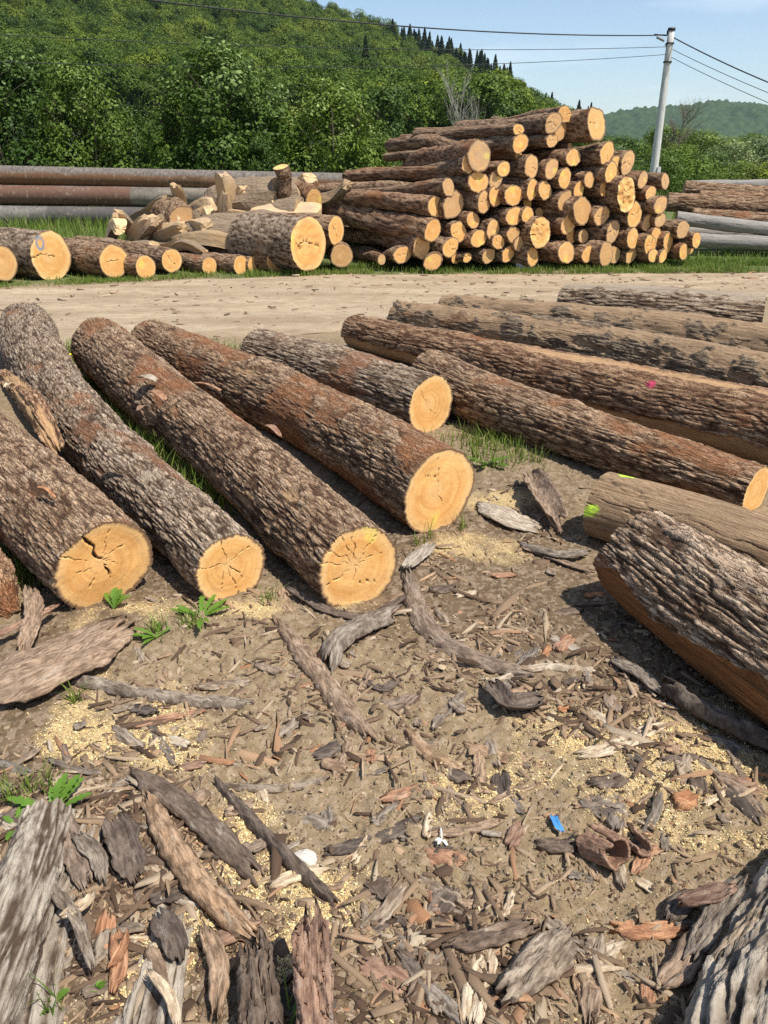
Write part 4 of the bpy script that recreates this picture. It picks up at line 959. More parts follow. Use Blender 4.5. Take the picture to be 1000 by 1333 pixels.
# rolled bark curl
def curl_mesh(r0, Ln, turns, T, seed):
    nu, nv = 30, 44; u = np.linspace(0, 1, nu)[:, None]; a = np.linspace(0, 2 * math.pi * turns, nv)[None]
    er = fbm(P3(a * 1.3, a * 0 + seed), 3, seed) * .018
    rr_ = r0 * (1 + .16 * a / (2 * math.pi)) * (1 - .25 * u) + fbm(np.stack([np.cos(a) + 0 * u, np.sin(a) + 0 * u, u * 3 + 0 * a], -1), 3, seed) * .006
    x = (u - .5) * Ln + er * np.abs(2 * u - 1)
    def mk(r_): return np.stack([x + 0 * r_, r_ * np.cos(a + 1.9), r_ * np.sin(a + 1.9)], -1).reshape(-1, 3)
    rd = sstep(0, .3, np.abs(vnoise(np.stack([u * 3 + 0 * a, a * 2 + 0 * u, 0 * u + 0 * a], -1), seed)))
    O = mk(rr_ + T * (.5 + rd)); I = mk(rr_ - T * .3); n = nu * nv
    bd = np.concatenate([np.arange(nv), np.arange(1, nu) * nv + nv - 1, (nu - 1) * nv + np.arange(nv - 2, -1, -1), np.arange(nu - 2, 0, -1) * nv]); b2 = np.roll(bd, -1)
    f = np.vstack([grid_faces(nu, nv), grid_faces(nu, nv, off=n)[:, ::-1], np.column_stack([b2, bd, bd + n, b2 + n])])
    h = (.3 + .7 * rd).ravel(); lc = np.stack([u * Ln + 0 * a, a * r0 + 0 * u, 0 * u + 0 * a], -1).reshape(-1, 3)
    return mesh_np('bark_curl', np.vstack([O, I]), f, [M['p_red']], dict(lc=np.vstack([lc, lc]), hgt=np.concatenate([h, h]), under=np.concatenate([h * 0, h * 0 + .6])))
c = at_z(786, 1108, .035); o = link('bark_curl', curl_mesh(.040, .085, .97, .004, 5), None, c + [0, 0, .012]); o.rotation_euler = (0, R(-24), R(-60)); tag(o, 'rolled tube of reddish bark with a dark hollow, right of the blue fragment', 'bark')
c = at_z(828, 1096, .022); o = link('bark_curl', curl_mesh(.020, .07, .7, .004, 9), None, c); o.rotation_euler = (0.9, R(-20), R(-75)); tag(o, 'smaller half curl of reddish bark right of the rolled tube', 'bark')

# ---- templates for chips
def chip_mesh(name, seed, Ln, W, T, mat):
    k = 14; r = np.random.RandomState(seed); a = np.linspace(0, 2 * math.pi, k, endpoint=False)
    sx = Ln / 2 * np.sign(np.cos(a)) * np.abs(np.cos(a)) ** .4 * r.uniform(.62, 1.15, k); sy = W / 2 * np.sign(np.sin(a)) * np.abs(np.sin(a)) ** .45 * r.uniform(.5, 1.25, k)
    bend = r.uniform(-.5, .9) * 1.0
    def zf(x, y): return bend * (y / W) ** 2 * W * .6 + .12 * Ln * (x / Ln) ** 2
    O = np.column_stack([sx, sy, zf(sx, sy)]); In = np.column_stack([sx * .55, sy * .5, zf(sx * .55, sy * .5) + T * r.uniform(.4, 1.1, k)])
    Bt = O.copy(); Bt[:, 2] -= T * .7; ce = np.array([[0, 0, zf(0, 0) + T * .7]]); V = np.vstack([In, O + [0, 0, T * .3], Bt, ce, [[0, 0, -T * .6]]])
    j = np.arange(k); j2 = (j + 1) % k
    f = np.vstack([np.column_stack([j, k + j, k + j2, j2]), np.column_stack([k + j, 2 * k + j, 2 * k + j2, k + j2])])
    tr = np.vstack([np.column_stack([np.full(k, 3 * k), j, j2]), np.column_stack([np.full(k, 3 * k + 1), 2 * k + j2, 2 * k + j])])
    h = np.concatenate([r.uniform(.4, 1, k), r.uniform(.0, .7, k), np.full(k, .5), [.8, .5]])
    V2 = V.copy(); V2[:, 2] = seed
    return mesh_np(name, V, f, [M[mat]], dict(lc=V2, hgt=h, under=np.concatenate([np.zeros(2 * k), np.ones(k) * .6, [0, 1]])), True, tr)
cm = ['p_grey', 'p_tan', 'p_grey', 'p_dark', 'p_tan', 'p_red', 'p_grey', 'p_pale', 'p_tan', 'p_dark', 'p_grey', 'p_tan', 'p_grey', 'p_pale']
cn = dict(p_grey='grey', p_tan='tan', p_dark='dark brown', p_red='orange brown', p_pale='pale')
chips = []
for k, m_ in enumerate(cm):
    Ln = [.09, .07, .12, .06, .10, .08, .05, .07, .13, .09, .15, .06, .08, .10][k]; W = Ln * [.35, .45, .22, .6, .3, .4, .7, .3, .18, .4, .15, .5, .4, .25][k]
    rq = np.random.RandomState(500 + k); mid_ = np.array([0, rq.normal(0, .07) * Ln, rq.uniform(-.04, .08) * Ln])
    chips.append((slab_mesh('bark_chip', [np.array([-Ln / 2, 0, 0.]), mid_, np.array([Ln / 2, 0, 0.])], W, .006 + .02 * W, 500 + k, rq.uniform(-.2, .35), nu=15, nv=8, rag=.45, mat=m_, ground=False, tip=.12, ridges=2.2)[0], m_, Ln / W))
def blocked(x, y):      # inside a foreground log footprint
    for (a, b, r_) in FOOT:
        ab = b - a; t = np.clip(((x - a[0]) * ab[0] + (y - a[1]) * ab[1]) / (ab @ ab), 0, 1)
        if math.hypot(x - a[0] - t * ab[0], y - a[1] - t * ab[1]) < r_: return True
    return False
FOOT = []
for q in [((136, 738), (10, 622), .17), ((302, 742), (52, 478), .15), ((467, 740), (132, 452), .17), ((573, 641), (190, 438), .17), ((562, 527), (335, 458), .16), ((985, 640), (560, 490), .14), ((1290, 1040), (812, 712), .16), ((1190, 790), (792, 662), .14)]:
    FOOT.append((at_z(*q[0], .15)[:2], at_z(*q[1], .15)[:2], q[2]))
LAND = [('the left log face', 136, 790), ('the star cracked log face', 300, 800), ('the middle log face', 470, 800), ('the notched log face', 590, 700), ('the green painted log', 740, 700),
        ('the thick barked log', 800, 830), ('the rolled bark curl', 786, 1108), ('the orange bark piece', 842, 1215), ('the corner bark chunk', 900, 1260), ('the red brown stake', 440, 1260),
        ('the sawdust at lower left', 340, 1170), ('the white husk', 575, 1098), ('the long dark stick', 360, 1095), ('the curved bark strip', 600, 850), ('the level grey stick', 210, 905), ('the weeds at lower left', 60, 1040),
        ('the dark bark cup', 670, 930), ('the blue fragment', 724, 1073), ('the hooked grey strip', 460, 850), ('the level twig', 360, 1020), ('the big grey bark slab', 700, 1260), ('the long brown slab', 270, 1160)]
r5 = np.random.RandomState(21); n = 0; seen = {}
while n < 230:
    px, py = r5.uniform(-20, 1020), 680 + 640 * r5.beta(1.6, 1.1)
    p = at_z(px, py); 
    if blocked(p[0], p[1]): continue
    zden = max([math.exp(-((p[0] - c[0]) ** 2 + (p[1] - c[1]) ** 2) / r_ ** 2) for c, r_ in CHIPZ])
    if r5.rand() > .25 + .9 * zden: continue
    me, m_, asp = chips[r5.randint(len(chips))]; sc = r5.choice([.6, .75, .9, 1.1, 1.35]) * (1.0 if py > 800 else 1.25)
    lk = min(LAND, key=lambda q: math.hypot(px - q[1], (py - q[2]) * 1.2)); side = ('left of' if px < lk[1] - 30 else 'right of' if px > lk[1] + 30 else ('below' if py > lk[2] else 'above'))
    szn = 'tiny' if sc < .7 else 'small' if sc < 1 else 'larger'; shn = 'sliver' if asp > 3.6 else 'flake' if asp > 2 else 'chip'
    lab = f'{szn} {cn[m_]} bark {shn} {side} {lk[0]}'
    if lab in seen: continue
    seen[lab] = 1
    o = link('bark_chip', me, None, (p[0], p[1], float(gz_low(np.array([p[0]]), np.array([p[1]]))[0]) + .005))
    o.rotation_euler = (r5.normal(0, .13), r5.normal(0, .11), r5.uniform(0, 6.28)); o.scale = (sc, sc * r5.uniform(.8, 1.2), sc)
    tag(o, lab, 'bark chip', 'bark chips strewn on the ground'); n += 1

# ---- the uncountable litter, one mesh each
def scatter(npts, seed, dens, region=((-2.1, 2.1), (.75, 5.2))):
    r = np.random.RandomState(seed); out = []; tot = 0
    while tot < npts:
        m = npts * 3; x = r.uniform(*region[0], m); u = r.rand(m); y0, y1 = region[1]
        y = 1 / (1 / y0 + u * (1 / y1 - 1 / y0)) ; x = x * (.35 + y / 4.2) 
        k = r.rand(m) < dens(x, y); out.append(np.column_stack([x[k], y[k]])); tot += k.sum()
    return np.vstack(out)[:npts], r
def litter(name, label, xy, r, Lr, asp_r, T, mats, zoff=.003, tilt=.25, tone=True, kk=6, flat=False):
    n = len(xy); k = kk; a = np.linspace(0, 2 * math.pi, k, endpoint=False)[None] + r.uniform(0, 1, (n, 1))
    Ln = np.clip(np.mean(Lr) * .75 * np.exp(r.normal(0, .5, (n, 1))), Lr[0] * .6, Lr[1] * 1.5); W = Ln * r.uniform(*asp_r, (n, 1))
    if k == 6:
        cx_ = np.array([-1, -.1, 1, 1, .1, -1.])[None]; cy_ = np.array([-.8, -1, -.7, .8, 1, .6])[None]
        X = Ln / 2 * (cx_ + r.normal(0, .26, (n, k))); Y = W / 2 * (cy_ * r.uniform(.35, 1.15, (n, k)) + r.normal(0, .22, (n, k)))
    else:
        X = Ln / 2 * np.cos(a) * r.uniform(.6, 1.3, (n, k)); Y = W / 2 * np.sin(a) * r.uniform(.5, 1.4, (n, k))
    tx, ty = r.normal(0, tilt, (n, 1)), r.normal(0, tilt, (n, 1)); Tt = T * np.clip(Ln / np.mean(Lr), .5, 1.6)
    Zt = X * tx + Y * ty + Tt + r.uniform(-.3, .3, (n, k)) * Tt; Zb = X * tx + Y * ty - Tt * .4
    ph = r.uniform(0, 6.28, (n, 1)); c, s = np.cos(ph), np.sin(ph)
    g0 = gz_arr(xy[:, 0], xy[:, 1])[:, None] + zoff - r.uniform(0, 1, (n, 1)) * T * .9
    wx, wy = xy[:, :1] + X * c - Y * s, xy[:, 1:] + X * s + Y * c
    top = np.stack([wx, wy, Zt + g0], -1); bot = np.stack([xy[:, :1] + (X * c - Y * s) * 1.04, xy[:, 1:] + (X * s + Y * c) * 1.04, Zb + g0], -1)
    cen = np.stack([xy[:, 0], xy[:, 1], g0[:, 0] + Tt[:, 0] * 1.3], -1)[:, None]
    V = np.concatenate([top, bot, cen], 1); m = 2 * k + 1; base = (np.arange(n) * m)[:, None]
    j = np.arange(k); j2 = (j + 1) % k
    f = (base[:, :, None] + np.stack([j, j + k, j2 + k, j2], -1).reshape(1, -1)[:, None].reshape(1, k, 4)).reshape(-1, 4)
    tr = (base[:, :, None] + np.column_stack([np.full(k, 2 * k), j, j2])[None]).reshape(-1, 3)
    tn = np.repeat(r.rand(n), m); t2 = np.repeat(r.rand(n), m)
    lc = np.concatenate([np.stack([X, Y, X * 0 + (np.arange(n) % 97)[:, None]], -1), np.stack([X, Y, X * 0 + (np.arange(n) % 97)[:, None]], -1), np.zeros((n, 1, 3))], 1)
    if flat:      # no side walls: a bent leaf of four to six triangles
        keep = np.r_[0:k, 2 * k]; V = V[:, keep]; V[:, :k, 2] -= (Tt * .9); lc = lc[:, keep]; m = k + 1; tr = ((np.arange(n) * m)[:, None, None] + np.column_stack([np.full(k, k), j, j2])[None]).reshape(-1, 3); f = None; tn = np.repeat(tn[::2 * k + 1], m); t2 = tn
    me = mesh_np(name, V.reshape(-1, 3), f, [M[mats]], dict(tn=tn, t2=t2, lc=lc.reshape(-1, 3)), False, tr)
    tag(link(name, me), label, None, None, 'stuff')
g = NG('bark_litter'); tn = g.attr('tn'); o = g.attr('lc', True); n_ = g.noise(g.map(o, (.4, 1.5, 1)), 120, 4, .65)
cl = g.ramp(tn, [(0, (.065, .04, .025)), (.28, (.14, .09, .058)), (.52, (.26, .18, .115)), (.74, (.36, .25, .155)), (.88, (.46, .37, .26)), (.95, (.36, .18, .09)), (1.0, (.56, .46, .31))])
cl = g.mix(g.math('MULTIPLY', g.ramp(n_, [(.36, 1.0), (.6, 0.0)]), .55), cl, g.mix(1.0, cl, (.42, .38, .34), 'MULTIPLY'))
M['litter'] = g.fin(cl, .93, g.bump(n_, .003, .6))
g = NG('sawdust_flake'); tn = g.attr('tn')
M['sawd'] = g.fin(g.ramp(tn, [(0, (.52, .35, .14)), (.5, (.66, .50, .24)), (1.0, (.76, .64, .38))]), .9)
g = NG('clod'); tn = g.attr('tn'); nn = g.noise(g.attr('lc', True), 90, 4, .7)
M['clod'] = g.fin(g.mix(g.math('MULTIPLY', nn, .6), g.ramp(tn, [(0, (.25, .178, .10)), (.6, (.35, .26, .155)), (1.0, (.44, .34, .22))]), (.2, .145, .09)), .95, g.bump(nn, .003, .7))
def dens_chip(x, y):
    d = np.full_like(x, .05)
    for c, r_ in CHIPZ: d = np.maximum(d, np.exp(-((x - c[0]) ** 2 + (y - c[1]) ** 2) / r_ ** 2))
    return d * (.15 + .85 * sstep(-.15, .3, fbm(P3(x, y) * 4, 3, 44))) * (1 - .6 * sstep(4, 5, y)) * (1 - .75 * sstep(.55, .9, soil_mask(x, y)))
xy, r = scatter(7000, 31, dens_chip); litter('bark_litter', 'thick litter of small bark flakes and crumbs over the soil in the foreground', xy, r, (.010, .042), (.2, .65), .003, 'litter')
xy, r = scatter(2200, 37, dens_chip); litter('bark_splinters', 'litter of narrow bark slivers strewn over the soil in the foreground', xy, r, (.04, .11), (.08, .22), .0038, 'litter', zoff=.006, tilt=.14)
def dens_saw(x, y):
    d = np.full_like(x, .004); nz = fbm(P3(x, y) * 7, 4, 9, .65)
    for (c, rx, ry) in SAW: d = np.maximum(d, sstep(1.05, .1, np.hypot((x - c[0]) / rx, (y - c[1]) / ry) - nz * 1.1))
    return d
xy, r = scatter(64000, 32, dens_saw); litter('sawdust', 'yellow sawdust flakes scattered in patches on the soil in the foreground', xy, r, (.002, .0065), (.35, .9), .0009, 'sawd', zoff=.002, tilt=.5, kk=4, flat=True)
xy, r = scatter(50000, 34, lambda x, y: .55 + .45 * sstep(-.3, .3, fbm(P3(x, y) * 6, 3, 48))); litter('bark_crumbs', 'fine crumbs of bark, grit and chaff covering the soil in the foreground', xy, r, (.004, .014), (.3, .9), .0022, 'litter', zoff=.001, tilt=.4, kk=4, flat=True)
xy, r = scatter(8000, 33, lambda x, y: .25 + .75 * soil_mask(x, y)); litter('soil_clods', 'dry crumbs and clods of earth on the ground in the foreground', xy, r, (.004, .013), (.6, 1.0), .0035, 'clod', zoff=.0, tilt=.15)
# road chips
r = np.random.RandomState(5); n = 1000; x = r.uniform(-9, 9, n); rn, rf = road_band(x); v = np.where(r.rand(n) < .6, r.beta(.5, .5, n), r.rand(n)); xy = np.column_stack([x, rn + (rf - rn) * v])
_g = gz_arr; gz_arr = lambda x, y: 0 * x + .018
litter('road_litter', 'thin scatter of bark crumbs on the dirt road', xy, r, (.03, .12), (.15, .5), .006, 'litter', zoff=.004, tilt=.08); gz_arr = _g
# small singles: stones, plastic, husk
def stone(px, py, rpx, label, col, seed, sq=.6, name='stone'):
    p = at_z(px, py, .0); rr_ = rpx * depth(p) / F
    bpy_m = bpy.data.meshes.new(name); import bmesh; b = bmesh.new(); bmesh.ops.create_icosphere(b, subdivisions=3, radius=1)
    co = np.array([v.co[:] for v in b.verts]); dsp = 1 + fbm(co * 1.3 + seed, 4, seed, .6)[:, None] * .55; co = co * dsp * [rr_, rr_ * .8, rr_ * sq]
    for v, q in zip(b.verts, co): v.co = q
    b.to_mesh(bpy_m); b.free(); g = NG(name); nn = g.noise(g.obj(), 90, 4, .6); bpy_m.materials.append(g.fin(g.mix(nn, tuple(c * .6 for c in col), col), .85, g.bump(nn, .002, .5)))
    o = link(name, bpy_m, None, (p[0], p[1], float(gz_low(p[:1], p[1:2])[0]) + rr_ * sq * .35)); tag(o, label, name.replace('_', ' ')); o.rotation_euler = (0, 0, seed); return o
stone(398, 1122, 17, 'pale stone beside the sawdust at lower left', (.62, .58, .5), 3)
stone(68, 1270, 9, 'small grey blue stone at the lower left corner', (.32, .34, .34), 4)
stone(604, 1010, 8, 'small round pebble near the picture centre', (.42, .38, .3), 6)
stone(544, 1232, 15, 'lump of pale clay left of the dark wet bark slab', (.45, .36, .25), 7)
stone(680, 351, 10, 'white stone on the grass verge under the big stack', (.7, .68, .62), 8, .7)
stone(488, 1232, 12, 'clay lump right of the red brown stake', (.40, .31, .21), 9)
me, mid = slab_mesh('plastic_scrap', [at_z(720, 1064, .004), at_z(724, 1074, .012), at_z(730, 1084, .006)], .022, .002, 77, .3, nv=5, nu=10, mat='p_grey', ridges=1)
g = NG('blue_plastic'); me.materials.clear(); me.materials.append(g.fin((.06, .22, .46), .5)); o = link('plastic_scrap', me, None, mid); tag(o, 'crumpled scrap of bright blue plastic on the bare soil', 'plastic scrap')
g = NG('white_husk'); wm = g.fin((.75, .73, .68), .7)
o = empty('seed_husk', at_z(575, 1098, .0)); tag(o, 'small white husk with a thin stalk on bare soil left of the blue scrap', 'husk')
for k, (a, ln, w) in enumerate([(90, .036, .004), (-60, .022, .009), (-120, .020, .009), (200, .018, .007)]):
    d = np.array([math.cos(R(a)) * ln, math.sin(R(a)) * ln, .01]); me, mid = slab_mesh('petal', [np.zeros(3) + [0, 0, .008], d * .5 + [0, 0, .014], d + [0, 0, .006]], w, .002, 60 + k, .2, nu=7, nv=5, mat='p_grey', ground=False)
    me.materials.clear(); me.materials.append(wm); link('petal', me, o, mid)
# loose splinters and lifted bark resting on the logs
def on_log(px, py, rlog, label, Lpx, wpx, ang, mat, z):
    a = at_z(px, py, z); sc = depth(a) / F; dx = math.cos(R(ang)) * Lpx * sc; dy = math.sin(R(ang)) * Lpx * sc * 1.6
    strip.n += 1
    me, mid = slab_mesh('bark_scrap', [a - [dx / 2, dy / 2, -.0], a + [0, 0, .012], a + [dx / 2, dy / 2, -.01]], wpx * sc, .006, 900 + strip.n, .2, mat=mat, ground=False, nv=6, tip=.4)
    o = link('bark_scrap', me, None, mid); tag(o, label, 'bark scrap', 'loose scraps lying on the foreground logs')
on_log(192, 494, .2, 'pale yellow scrap on the far half of the middle log', 26, 14, -20, 'p_pale', .41)
on_log(205, 515, .2, 'dark torn scrap just below the pale yellow one on the middle log', 34, 12, -35, 'p_red', .40)
on_log(185, 532, .2, 'upright reddish shred on the shaded flank of the middle log', 12, 9, 70, 'p_red', .33)
on_log(355, 560, .2, 'tuft of orange shreds between the middle log and the notched log', 30, 9, -40, 'p_red', .36)
on_log(270, 503, .2, 'long thin splinter on the flaky reddish log', 46, 5, -25, 'p_red', .41)
on_log(430, 457, .2, 'orange splinter on the short log with the smooth face', 32, 8, -15, 'p_red', .355)
on_log(12, 503, .2, 'stubby pale scrap standing on the broken limb at left', 9, 9, 80, 'p_pale', .50)
on_log(150, 600, .2, 'brown shred across the star cracked log', 40, 5, -30, 'p_tan', .33)
on_log(60, 640, .2, 'reddish splinter on the leftmost thick log', 36, 5, -25, 'p_red', .40)
on_log(588, 484, .2, 'dark shred on the rim of the smooth orange face', 16, 5, 0, 'p_dark', .37)
# ---------------------------------------------------------------- foliage
def leaf_material(name, a, b, c, trans=.2, rough=.6):
    g = NG(name); t = g.attr('tn'); r = g.rnd()
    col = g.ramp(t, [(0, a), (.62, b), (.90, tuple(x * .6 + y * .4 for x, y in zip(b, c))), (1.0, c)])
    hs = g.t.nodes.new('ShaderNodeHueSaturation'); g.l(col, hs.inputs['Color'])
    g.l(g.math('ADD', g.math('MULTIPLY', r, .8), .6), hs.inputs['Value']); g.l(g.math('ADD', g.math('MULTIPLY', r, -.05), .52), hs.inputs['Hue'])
    g.l(hs.outputs[0], g.b.inputs['Base Color']); g.b.inputs['Roughness'].default_value = rough
    tr = g.t.nodes.new('ShaderNodeBsdfTranslucent'); g.l(hs.outputs[0], tr.inputs[0]); ms = g.t.nodes.new('ShaderNodeMixShader'); ms.inputs[0].default_value = trans
    g.l(g.b.outputs[0], ms.inputs[1]); g.l(tr.outputs[0], ms.inputs[2]); g.l(ms.outputs[0], g.out.inputs[0]); return g.m
M['leaf'] = leaf_material('shrub_leaves', (.022, .05, .004), (.095, .16, .013), (.28, .36, .11))
M['leaf_y'] = leaf_material('yellow_green_leaves', (.07, .13, .015), (.14, .22, .02), (.22, .30, .05))
M['leaf_w'] = leaf_material('willow_leaves', (.08, .125, .04), (.14, .20, .075), (.25, .31, .15))
M['leaf_h'] = leaf_material('hillside_leaves', (.025, .055, .005), (.082, .138, .010), (.15, .22, .02), .2, .6)
M['needle'] = leaf_material('conifer_needles', (.02, .042, .014), (.042, .075, .022), (.07, .11, .035), .15, .7)
g = NG('trunk_bark'); n_ = g.noise(g.map(g.obj(), (1, 1, .2)), 14, 4, .6); M['trunk'] = g.fin(g.mix(n_, (.07, .05, .035), (.19, .15, .11)), .9)
g = NG('pale_dead_wood'); n_ = g.noise(g.obj(), 9, 4, .6); M['dead'] = g.fin(g.mix(n_, (.26, .23, .19), (.46, .43, .38)), .9)

def leaves(centres, normals, size, seed, squash=1.0, asp=.55):
    r = np.random.RandomState(seed); n = len(centres)
    d = r.normal(size=(n, 3)); d /= np.linalg.norm(d, axis=1)[:, None]
    nn = normals + r.normal(size=(n, 3)) * .42; nn /= np.linalg.norm(nn, axis=1)[:, None]
    u = np.cross(nn, d); u /= np.linalg.norm(u, axis=1)[:, None] + 1e-9; v = np.cross(nn, u)
    s = size * r.uniform(.6, 1.3, (n, 1))
    q = np.stack([centres - u * s, centres - v * s * asp + nn * s * .15, centres + u * s, centres + v * s * asp + nn * s * .15], 1)
    return q.reshape(-1, 3), np.repeat(r.rand(n), 4)
def crown_points(lobes, n, seed, shell=.55, clump=.0, csize=.3):
    """points in a union of ellipsoids, biased to the outside, gathered in clumps"""
    r = np.random.RandomState(seed); vol = np.array([l[3] * l[4] * l[5] for l in lobes]) ** .75; pk = r.choice(len(lobes), n, p=vol / vol.sum()); Lb = np.array(lobes)[pk]
    d = r.normal(size=(n, 3)); d /= np.linalg.norm(d, axis=1)[:, None]
    rad = (shell + (1 - shell) * r.rand(n) ** .6)
    rad *= 1 + .22 * fbm(d * 2.4 + pk[:, None] * 7.1, 3, seed) + .08 * r.normal(size=n)
    c = Lb[:, :3] + d * Lb[:, 3:6] * rad[:, None]
    keep = fbm(c / max(csize, .01) * .75, 2, seed + 4) > -.10 - .5 * (clump == 0)
    return c[keep], d[keep]
def tree_parts(seed, H, Wd, n, leaf, mat, trunk_h=.25, trunk_r=.02, lobes=None, shell=.42, clump=1, stems=1, white=0.0, to_ground=False):
    r = np.random.RandomState(seed)
    if lobes is None:
        lobes = []; m = 11
        for k in range(m):
            a = r.uniform(0, 6.28); t = r.uniform(.0, 1); zz_ = H * (trunk_h + (1 - trunk_h) * (.14 + .72 * t)); w = Wd / 2 * math.sin(math.pi * (.22 + .68 * (1 - t) ** .8)) 
            o_ = r.uniform(.2, .75) * w; s = r.uniform(.42, .62) * w + .08 * Wd
            lobes.append((math.cos(a) * o_, math.sin(a) * o_, zz_, s, s, s * r.uniform(.7, 1.0)))
        if to_ground:      # a dome of lobes, widest near the ground
            lobes = []
            for k in range(15):
                a = k * 2.4 + r.uniform(-.4, .4); t = (k + .5) / 15; w = Wd / 2 * math.sqrt(1 - (t * .93) ** 2); s = Wd * r.uniform(.17, .23); lobes.append((math.cos(a) * (w - s * .7), math.sin(a) * (w - s * .7), H * (.13 + .70 * t), s, s, s * r.uniform(.8, 1.15)))
        lobes.append((0, 0, H * (trunk_h + (1 - trunk_h) * .5), Wd * .3, Wd * .3, H * (1 - trunk_h) * .42))
        if to_ground:
            for k in range(7):
                a = k * .9; lobes.append((math.cos(a) * Wd * .27, math.sin(a) * Wd * .27, H * .14, Wd * .22, Wd * .22, H * .16))
    c, d = crown_points(lobes, n, seed, shell, clump, H * .09); ok = c[:, 2] > .02 * H; c, d = c[ok], d[ok]
    v, t = leaves(c, d * 1.1 + [0, 0, .45], leaf, seed)
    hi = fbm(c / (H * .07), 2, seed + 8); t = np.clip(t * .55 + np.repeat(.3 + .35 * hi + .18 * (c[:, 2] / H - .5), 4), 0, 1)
    if white:
        rw = np.repeat((r.rand(len(c)) < white * sstep(.45, .85, c[:, 2] / H) * (fbm(c / (H * .12), 2, seed + 3) > .02)), 4); t = np.where(rw, 1.0, t * .85)
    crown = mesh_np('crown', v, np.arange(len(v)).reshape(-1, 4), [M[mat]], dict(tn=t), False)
    # trunk and limbs
    TV, TF = [], []; nn = 0
    def tube(p0, p1, r0, r1, seg=6):
        nonlocal nn
        p0, p1 = np.array(p0, float), np.array(p1, float); rows = 7; t_ = np.linspace(0, 1, rows)[:, None]; bend = r.normal(size=3) * np.linalg.norm(p1 - p0) * .06
        ctr = p0 + (p1 - p0) * t_ + bend * np.sin(np.pi * t_); ax = (p1 - p0) / np.linalg.norm(p1 - p0); X = np.cross(ax, [.3, .9, .1]); X /= np.linalg.norm(X); Y = np.cross(ax, X)
        a = np.linspace(0, 2 * math.pi, seg, endpoint=False); rr_ = r0 + (r1 - r0) * t_
        V = ctr[:, None] + (np.cos(a)[None, :, None] * X + np.sin(a)[None, :, None] * Y) * rr_[:, None]
        TV.append(V.reshape(-1, 3)); TF.append(grid_faces(rows, seg, True, nn)); nn += rows * seg
    for s in range(stems):
        a = r.uniform(0, 6.28); sp = (0 if stems == 1 else Wd * .10)
        b = (math.cos(a) * sp, math.sin(a) * sp, -.1); tp = (math.cos(a) * sp * 2.6, math.sin(a) * sp * 2.6, H * .72); tube(b, tp, trunk_r * H, trunk_r * H * .35)
        for q in range(5):
            t_ = r.uniform(.35, .9); b2 = np.array(b) + (np.array(tp) - b) * t_; a2 = r.uniform(0, 6.28); tube(b2, b2 + [math.cos(a2) * Wd * .28, math.sin(a2) * Wd * .28, H * .16], trunk_r * H * .4, trunk_r * H * .1, 5)
    trunk = mesh_np('trunk', np.vstack(TV), np.vstack(TF), [M['trunk']])
    return crown, trunk
def conifer_parts(seed, H, Wd, n, leaf):
    r = np.random.RandomState(seed); k = r.rand(n) ** .75; z = H * (.10 + .90 * k); tier = 14; zz_ = (z / H * tier) % 1
    w = Wd / 2 * (1 - k) ** .85 * (1.0 - .42 * zz_) * r.uniform(.35, 1.0, n) ** .5; br = 9; a = (r.randint(0, br, n) + np.floor(z / H * tier) * .37) / br * 6.28 + r.normal(0, .17, n)
    w = w * (1 + .25 * np.sin(np.floor(a * 1.5) * 5.1 + seed)); c = np.column_stack([np.cos(a) * w, np.sin(a) * w, z - w * .28]); d = np.column_stack([np.cos(a), np.sin(a), 0 * a + .3])
    v, t = leaves(c, d * .3 + [0, 0, 1], leaf, seed, asp=.4); crown = mesh_np('crown', v, np.arange(len(v)).reshape(-1, 4), [M['needle']], dict(tn=t), False)
    th = np.linspace(0, 6.28, 6, endpoint=False); V = np.vstack([np.column_stack([np.cos(th) * q, np.sin(th) * q, th * 0 + zq]) for q, zq in ((H * .016, -.3), (H * .011, H * .5), (H * .003, H * .99))])
    return crown, mesh_np('trunk', V, grid_faces(3, 6, True), [M['trunk']])
def put_tree(parts, x, y, z, s, rz, name, label, group, sz=None, cat='tree'):
    o = empty(name, (x, y, z)); o.scale = (s, s, sz or s); o.rotation_euler = (0, 0, rz); tag(o, label, cat, group)
    link('crown', parts[0], o); link('trunk', parts[1], o); return o

# the wall of tall shrubs behind the pipes
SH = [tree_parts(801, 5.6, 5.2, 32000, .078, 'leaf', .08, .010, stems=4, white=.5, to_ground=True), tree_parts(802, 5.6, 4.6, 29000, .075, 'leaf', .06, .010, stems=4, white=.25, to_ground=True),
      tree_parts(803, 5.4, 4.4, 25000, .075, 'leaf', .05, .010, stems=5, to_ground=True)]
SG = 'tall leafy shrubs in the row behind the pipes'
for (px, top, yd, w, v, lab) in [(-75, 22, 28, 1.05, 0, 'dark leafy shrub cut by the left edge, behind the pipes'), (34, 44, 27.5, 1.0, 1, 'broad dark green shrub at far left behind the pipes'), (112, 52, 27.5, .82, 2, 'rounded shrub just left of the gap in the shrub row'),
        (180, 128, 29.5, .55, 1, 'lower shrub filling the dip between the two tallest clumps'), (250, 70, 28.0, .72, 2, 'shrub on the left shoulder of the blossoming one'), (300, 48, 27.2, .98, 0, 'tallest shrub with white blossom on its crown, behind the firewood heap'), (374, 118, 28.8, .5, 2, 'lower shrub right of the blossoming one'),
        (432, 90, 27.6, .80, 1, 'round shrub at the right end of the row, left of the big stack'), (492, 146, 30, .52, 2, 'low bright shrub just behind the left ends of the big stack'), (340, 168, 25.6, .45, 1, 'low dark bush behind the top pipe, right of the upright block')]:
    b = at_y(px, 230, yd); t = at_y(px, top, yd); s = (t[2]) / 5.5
    o = put_tree(SH[v], b[0], yd, 0, w, rs.uniform(0, 6.28), 'tall_shrub', lab, SG, s * 1.0, 'shrub')
